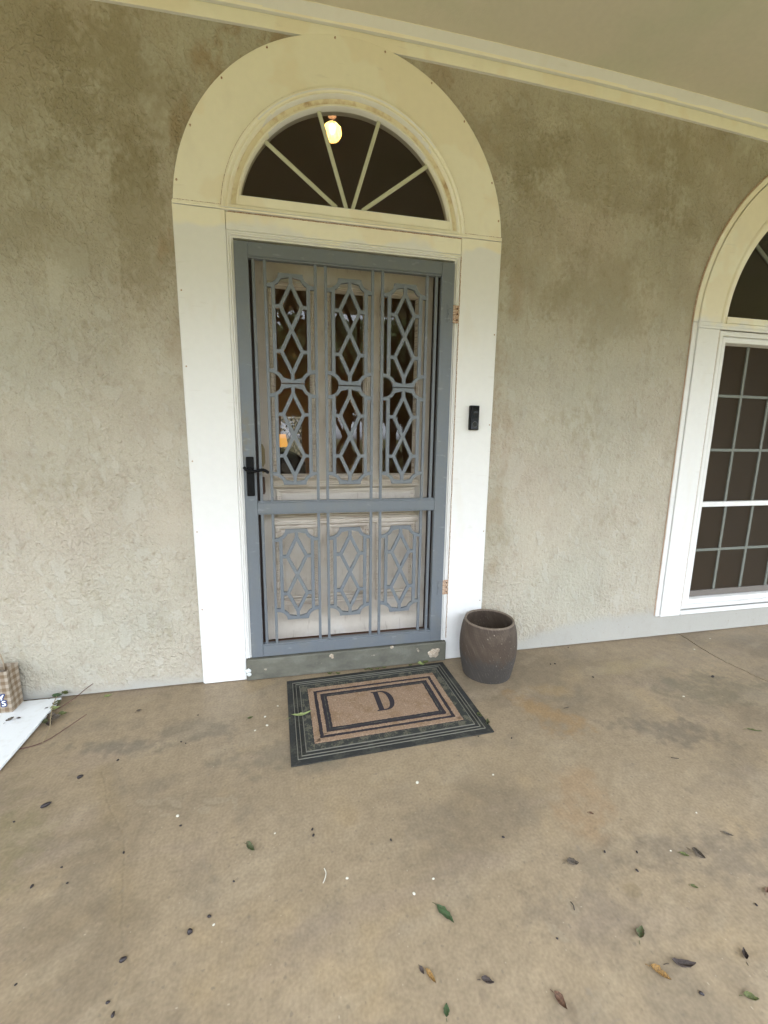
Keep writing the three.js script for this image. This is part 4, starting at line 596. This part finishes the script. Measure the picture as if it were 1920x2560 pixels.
leaf(0.735, 1.632, 0.034, 0.018, -0.5, 'olive', 'faded olive leaf near the front of the porch floor', 1.3, 0.7);
leaf(-1.045, 0.175, 0.024, 0.017, 0.5, 'grey', 'small tan leaf on the floor by the stucco wall', 0.7, 0.5);
leaf(-1.235, 0.02, 0.034, 0.018, 0.4, 'pale', 'pale yellow-green leaf at the foot of the stucco wall', 1.2, 0.6);
leaf(-0.286, 0.375, 0.100, 0.020, 0.12, 'pale', 'long pale green willow-like leaf lying across the mat border', 1.3, 0.7, 0.0105);
leaf(-1.578, 0.167, 0.036, 0.02, 0.9, 'grey', 'curled brown leaf lying on the white board beside bag', 1.6, 0.9, 0.0206);
leaf(-1.548, 0.160, 0.02, 0.012, 0.0, 'dark', 'black leaf scrap on the white board by the curled brown leaf', 1.2, 0.7, 0.0206);
leaf(-1.465, 0.10, 0.014, 0.010, 0.3, 'dark', 'tiny dark scrap near the edge of the white board', 1.0, 0.6, 0.0206);
leaf(0.437, 0.032, 0.050, 0.028, 0.5, 'olive', 'olive leaf caught between the step and the mat corner', 1.4, 0.8, 0.009);
leaf(0.405, 0.040, 0.045, 0.03, -0.6, 'pale', 'yellow-green leaf lying over the mat edge by the step', 1.2, 0.8, 0.0065);
leaf(0.345, 0.030, 0.030, 0.014, 0.2, 'olive', 'small folded olive leaf at the foot of the step', 1.5, 0.9, 0.002);
leaf(0.560, 0.585, 0.050, 0.022, 1.1, 'mixed', 'brown-green leaf tucked under the front corner of mat', 1.3, 0.8);
leaf(0.545, 0.53, 0.038, 0.02, -1.2, 'olive', 'curled olive leaf leaning on the side edge of the mat', 1.6, 0.9);
for (const [x, z, a] of [[-0.12, 0.030, 0.1], [-0.077, 0.036, -0.3], [0.085, 0.026, 0.4], [0.112, 0.030, -0.5], [0.15, 0.031, 0.2], [0.19, 0.026, -0.1]]) leaf(x, z, rr(0.03, 0.042), rr(0.008, 0.014), a, 'olive', 'thin curled olive leaf bit in the gap between step and mat', 2.2, 0.8, 0.0012, 'leaf bits between the step and the mat');
leaf(-0.52, 0.335, 0.030, 0.012, 0.4, 'olive', 'small dry leaf sprig on the floor by the left mat edge', 1.5, 0.8);
// vine sprig beside the board: stems with hanging leaves
{
  const t = thing('vine_sprig', 'broken leafy vine sprig with long stems beside the white board', 'twig', [-1.41, 0, 0.12]);
  const sm = mat(0.10, 0.045, 0.035, 0.7), sm2 = mat(0.30, 0.24, 0.14, 0.8);
  part('stem', tube([[-0.02, 0.006, -0.02], [0.03, 0.020, -0.07], [0.075, 0.045, -0.125], [0.105, 0.062, -0.140]], 0.0022, 20, 6), sm, t);
  part('stem', tube([[-0.035, 0.003, 0.235], [0.01, 0.003, 0.225], [0.05, 0.004, 0.200], [0.10, 0.010, 0.13], [0.148, 0.020, 0.065]], 0.0020, 24, 6), sm, t);
  part('stem', tube([[0.04, 0.003, 0.215], [0.03, 0.012, 0.14], [0.0, 0.02, 0.06], [-0.03, 0.025, -0.02], [-0.05, 0.03, -0.10]], 0.0018, 20, 6), sm2, t);
  for (const [x, y, z, L, W, a, m] of [[-0.05, 0.022, -0.11, 0.05, 0.03, 0.3, 'green'], [-0.02, 0.026, -0.12, 0.045, 0.028, -0.6, 'olive'], [-0.03, 0.012, -0.06, 0.05, 0.032, 1.2, 'mixed'], [-0.02, 0.010, -0.02, 0.045, 0.03, 0.4, 'pale'], [-0.01, 0.004, 0.03, 0.05, 0.034, -0.4, 'grey'], [0.015, 0.004, 0.05, 0.05, 0.032, 1.0, 'grey'], [-0.02, 0.003, 0.07, 0.045, 0.03, 2.1, 'mixed'], [0.005, 0.002, 0.09, 0.04, 0.028, -1.1, 'dark'], [0.03, 0.003, 0.02, 0.04, 0.026, 0.2, 'olive']]) { const o = part('leaf', leafGeo(L, W, 1.6, 0.8, rr(-1, 1)), LM[m], t); o.position.set(x, y, z); o.rotation.y = a; }
}
const seedM = mat(0.018, 0.012, 0.012, 0.55), seedG = (() => { const g = new THREE.SphereGeometry(1, 12, 8); const p = g.attributes.position; for (let i = 0; i < p.count; i++) { const x = p.getX(i); p.setXYZ(i, x, p.getY(i) * (0.55 - 0.15 * x), p.getZ(i) * (0.6 - 0.18 * x)); } g.computeVertexNormals(); return g; })();
function seedAt(x, z, s, label = 'tiny dark seed lying on the concrete porch floor', group = 'dark seeds scattered over the porch floor') { const o = part('dark_seed', seedG, seedM, scene, false); o.scale.setScalar(s); o.position.set(x, s * 0.42, z); o.rotation.y = rr(0, 6.28); tag(o, label, 'seed', group); return o; }
for (const [x, z] of [[-0.702, 0.87], [-1.021, 0.949], [-1.076, 0.996], [-0.556, 1.184], [-0.983, 1.246], [-0.754, 1.328], [-0.734, 1.354], [-0.265, 0.973], [-0.263, 0.997], [-1.258, 0.741], [-0.502, 1.099], [-0.854, 0.935], [-0.981, 1.005], [0.652, 1.242], [0.707, 1.316], [0.355, 1.427], [0.967, 1.469], [0.627, 1.601], [-0.014, 1.065], [0.355, 1.13], [0.753, 1.265], [1.161, 0.169], [1.19, 0.172], [1.314, 0.34], [-1.022, 0.502], [-0.798, 0.439], [-0.777, 0.452], [-0.763, 0.263], [1.392, 0.01], [0.62, 0.70], [0.48, 0.66]]) seedAt(x, z, rr(0.0035, 0.0062));
{ const a = seedAt(-1.129, 0.57, 0.011, 'plump dark seed pod on the floor near the white board', null); a.rotation.y = 0.5; const b = seedAt(-1.185, 0.692, 0.016, 'long dark seed pod on the concrete left of the seam', null); b.rotation.y = 0.6; b.scale.set(0.017, 0.012, 0.011); const c = seedAt(-0.599, 1.215, 0.008, 'round black berry on the concrete slab', null); c.scale.set(0.007, 0.013, 0.011); c.position.y = 0.0055; const d = seedAt(-0.75, 1.245, 0.009, 'brown-black beetle-like seed husk on the pale seam line', null); const e = seedAt(1.983, 0.469, 0.011, 'dark seed husk on the floor below the arched window', null); for (const o of [a, b, d, e]) o.position.y = o.scale.x * 0.42; }
const petalM = mat(0.58, 0.56, 0.48, 0.7, { side: THREE.DoubleSide }), petalG = (() => { const g = new THREE.SphereGeometry(1, 12, 6, 0, Math.PI * 2, 0, Math.PI / 2); g.scale(1, 0.28, 0.8); return g; })();
for (const [x, z, s] of [[-0.721, 0.826, 6], [-0.388, 0.962, 3.5], [-0.541, 1.207, 3.5], [-0.171, 1.157, 4.5], [0.14, 0.852, 7], [0.445, 0.875, 4.5], [0.014, 1.24, 5], [1.08, 1.181, 3.5], [0.866, 1.282, 3], [2.178, 0.182, 6], [2.42, 0.079, 6], [1.659, 0.589, 6], [-0.453, 0.335, 6], [-0.441, 0.4, 7], [-0.397, 0.263, 5], [-0.492, 0.425, 5], [0.083, 1.211, 4]]) { const o = part('white_petal', petalG, petalM, scene, false); o.scale.setScalar(s / 1000); o.position.set(x, 0.0004, z); o.rotation.y = rr(0, 6); tag(o, 'small white petal fallen on the concrete porch floor', 'petal', 'white petals scattered over the porch floor'); }
{ const o = part('petal_curl', tube([[-0.236, 0.002, 1.115], [-0.232, 0.003, 1.13], [-0.236, 0.002, 1.145], [-0.243, 0.002, 1.158]], 0.0014, 12, 6), petalM); tag(o, 'thin white thread-like petal curl on the concrete', 'petal');
  for (const [x, z, a, l] of [[0.446, 1.365, 1.4, 0.022], [0.994, 0.555, 0.1, 0.03], [1.233, 0.945, -0.4, 0.03]]) { const q = part('stem_bit', tube([[-l / 2, 0.002, 0], [0, 0.004, l * 0.1], [l / 2, 0.002, 0]], 0.0013, 8, 5), seedM); q.position.set(x, 0, z); q.rotation.y = a; tag(q, 'short thin dark stem bit on the concrete porch floor', 'twig', 'stem bits on the porch floor'); } }

// ---------------------------------------------------------------- front yard mirrored in the glass
{
  const bark = new THREE.MeshStandardMaterial({ map: place(tex(256, 256, (i, j, o) => { const n = fbm(i / 10, j / 34, 4); o[0] = 0.13; o[1] = 0.095; o[2] = 0.07; mix(o, [0.05, 0.036, 0.028], sst(-0.1, 0.3, n)); }), 0, 0, 0.6, 0.6), roughness: 1 });
  const greens = [[0.09, 0.12, 0.036], [0.12, 0.15, 0.045], [0.085, 0.105, 0.036]].map(c => new THREE.MeshPhysicalMaterial({ color: lin(...c), roughness: 0.8, side: THREE.DoubleSide }));
  const grown = [];
  function tree(x, z, h, r, gi, label, name) {
    const t = thing(name, label, 'tree', [x, -0.16, z], 0, 'trees across the front lawn');
    const lean = rr(-0.5, 0.5), tr = [tube([[0, 0, 0], [lean * 0.1, h * 0.25, 0], [lean * 0.4, h * 0.5, rr(-0.3, 0.3)], [lean, h * 0.85, rr(-0.3, 0.3)]], 0.14 + h * 0.008, 16, 9)], blobs = [];
    { const p = tr[0].attributes.position; for (let i = 0; i < p.count; i++) { const y = p.getY(i), k = 1.25 - 0.85 * clamp(y / (h * 0.85)), cx = lean * clamp(y / (h * 0.85)) ** 2; p.setX(i, cx + (p.getX(i) - cx) * k); } }
    for (let k = 0; k < 9; k++) { const a = rr(0, 6.28), y0 = h * rr(0.25, 0.6), L = r * rr(0.5, 0.95), e = [lean * 0.3 + Math.cos(a) * L, y0 + h * rr(0.12, 0.35), Math.sin(a) * L]; tr.push(tube([[lean * 0.25, y0, 0], [lean * 0.25 + Math.cos(a) * L * 0.4, y0 + h * 0.08, Math.sin(a) * L * 0.4], e], 0.045, 8, 6)); blobs.push([...e, r * rr(0.35, 0.55)]); }
    for (let k = 0; k < 8; k++) blobs.push([lean + rr(-0.5, 0.5) * r, h * rr(0.6, 0.95), rr(-0.5, 0.5) * r, r * rr(0.3, 0.5)]);
    part('trunk', tr, bark, t);
    const pos = []; const q = new THREE.Vector3(), a = new THREE.Vector3(), b = new THREE.Vector3();
    for (const [bx, by, bz, br] of blobs) for (let k = 0; k < 560; k++) {
      q.set(rr(-1, 1), rr(-1, 1), rr(-1, 1)); const l = q.length(); if (l > 1 || l < 0.2) continue; q.multiplyScalar(br * (0.55 + 0.45 * l) / l * Math.cbrt(l)).add(new THREE.Vector3(bx, by, bz));
      a.set(rr(-1, 1), rr(-0.6, 0.6), rr(-1, 1)).normalize(); b.set(rr(-1, 1), rr(-1, 1), rr(-1, 1)).cross(a).normalize(); const L = rr(0.14, 0.26), w = L * 0.36;
      const P = (u, v) => [q.x + a.x * u + b.x * v, q.y + a.y * u + b.y * v, q.z + a.z * u + b.z * v];
      pos.push(...P(-L, 0), ...P(0, w), ...P(L, 0), ...P(-L, 0), ...P(L, 0), ...P(0, -w));
    }
    const g = new THREE.BufferGeometry(); g.setAttribute('position', new THREE.Float32BufferAttribute(pos, 3)); g.computeVertexNormals(); part('crown', g, greens[gi], t); grown.push(t);
  }
  const L = ['tall broad shade tree on the front lawn, mirrored in the door glass', 'slim leaning tree on the front lawn, mirrored in the door glass'];
  for (const [x, z, h, r, gi, k] of [[-4.2, 13, 4.8, 2.4, 0, 0], [0.6, 15, 5.2, 2.6, 1, 0], [5.2, 13, 4.6, 2.3, 2, 0], [10, 14, 5, 2.5, 0, 0], [-9, 16, 5.6, 2.8, 1, 0], [2.6, 20, 6.4, 2.6, 2, 1], [-1.6, 21, 6.6, 2.6, 0, 1], [15, 17, 5.6, 2.8, 1, 0]]) tree(x, z, h, r, gi, L[k], k ? 'slim_tree' : 'shade_tree');
  // the wood behind: more of the same trees, turned and resized
  for (let k = 0; k < 26; k++) { const a = grown[k % grown.length].clone(); a.name = numbered('woodland_tree'); a.position.set(-32 + k * 2.55 + rr(-0.8, 0.8), -0.16, 25 + (k % 3) * 4 + rr(-1, 1)); a.rotation.y = rr(0, 6.28); a.scale.setScalar(rr(1.2, 1.55)); scene.add(a); tag(a, 'woodland tree standing in the row behind the front lawn', 'tree', 'woodland trees behind the front lawn'); }
}
renderer.render(scene, camera);
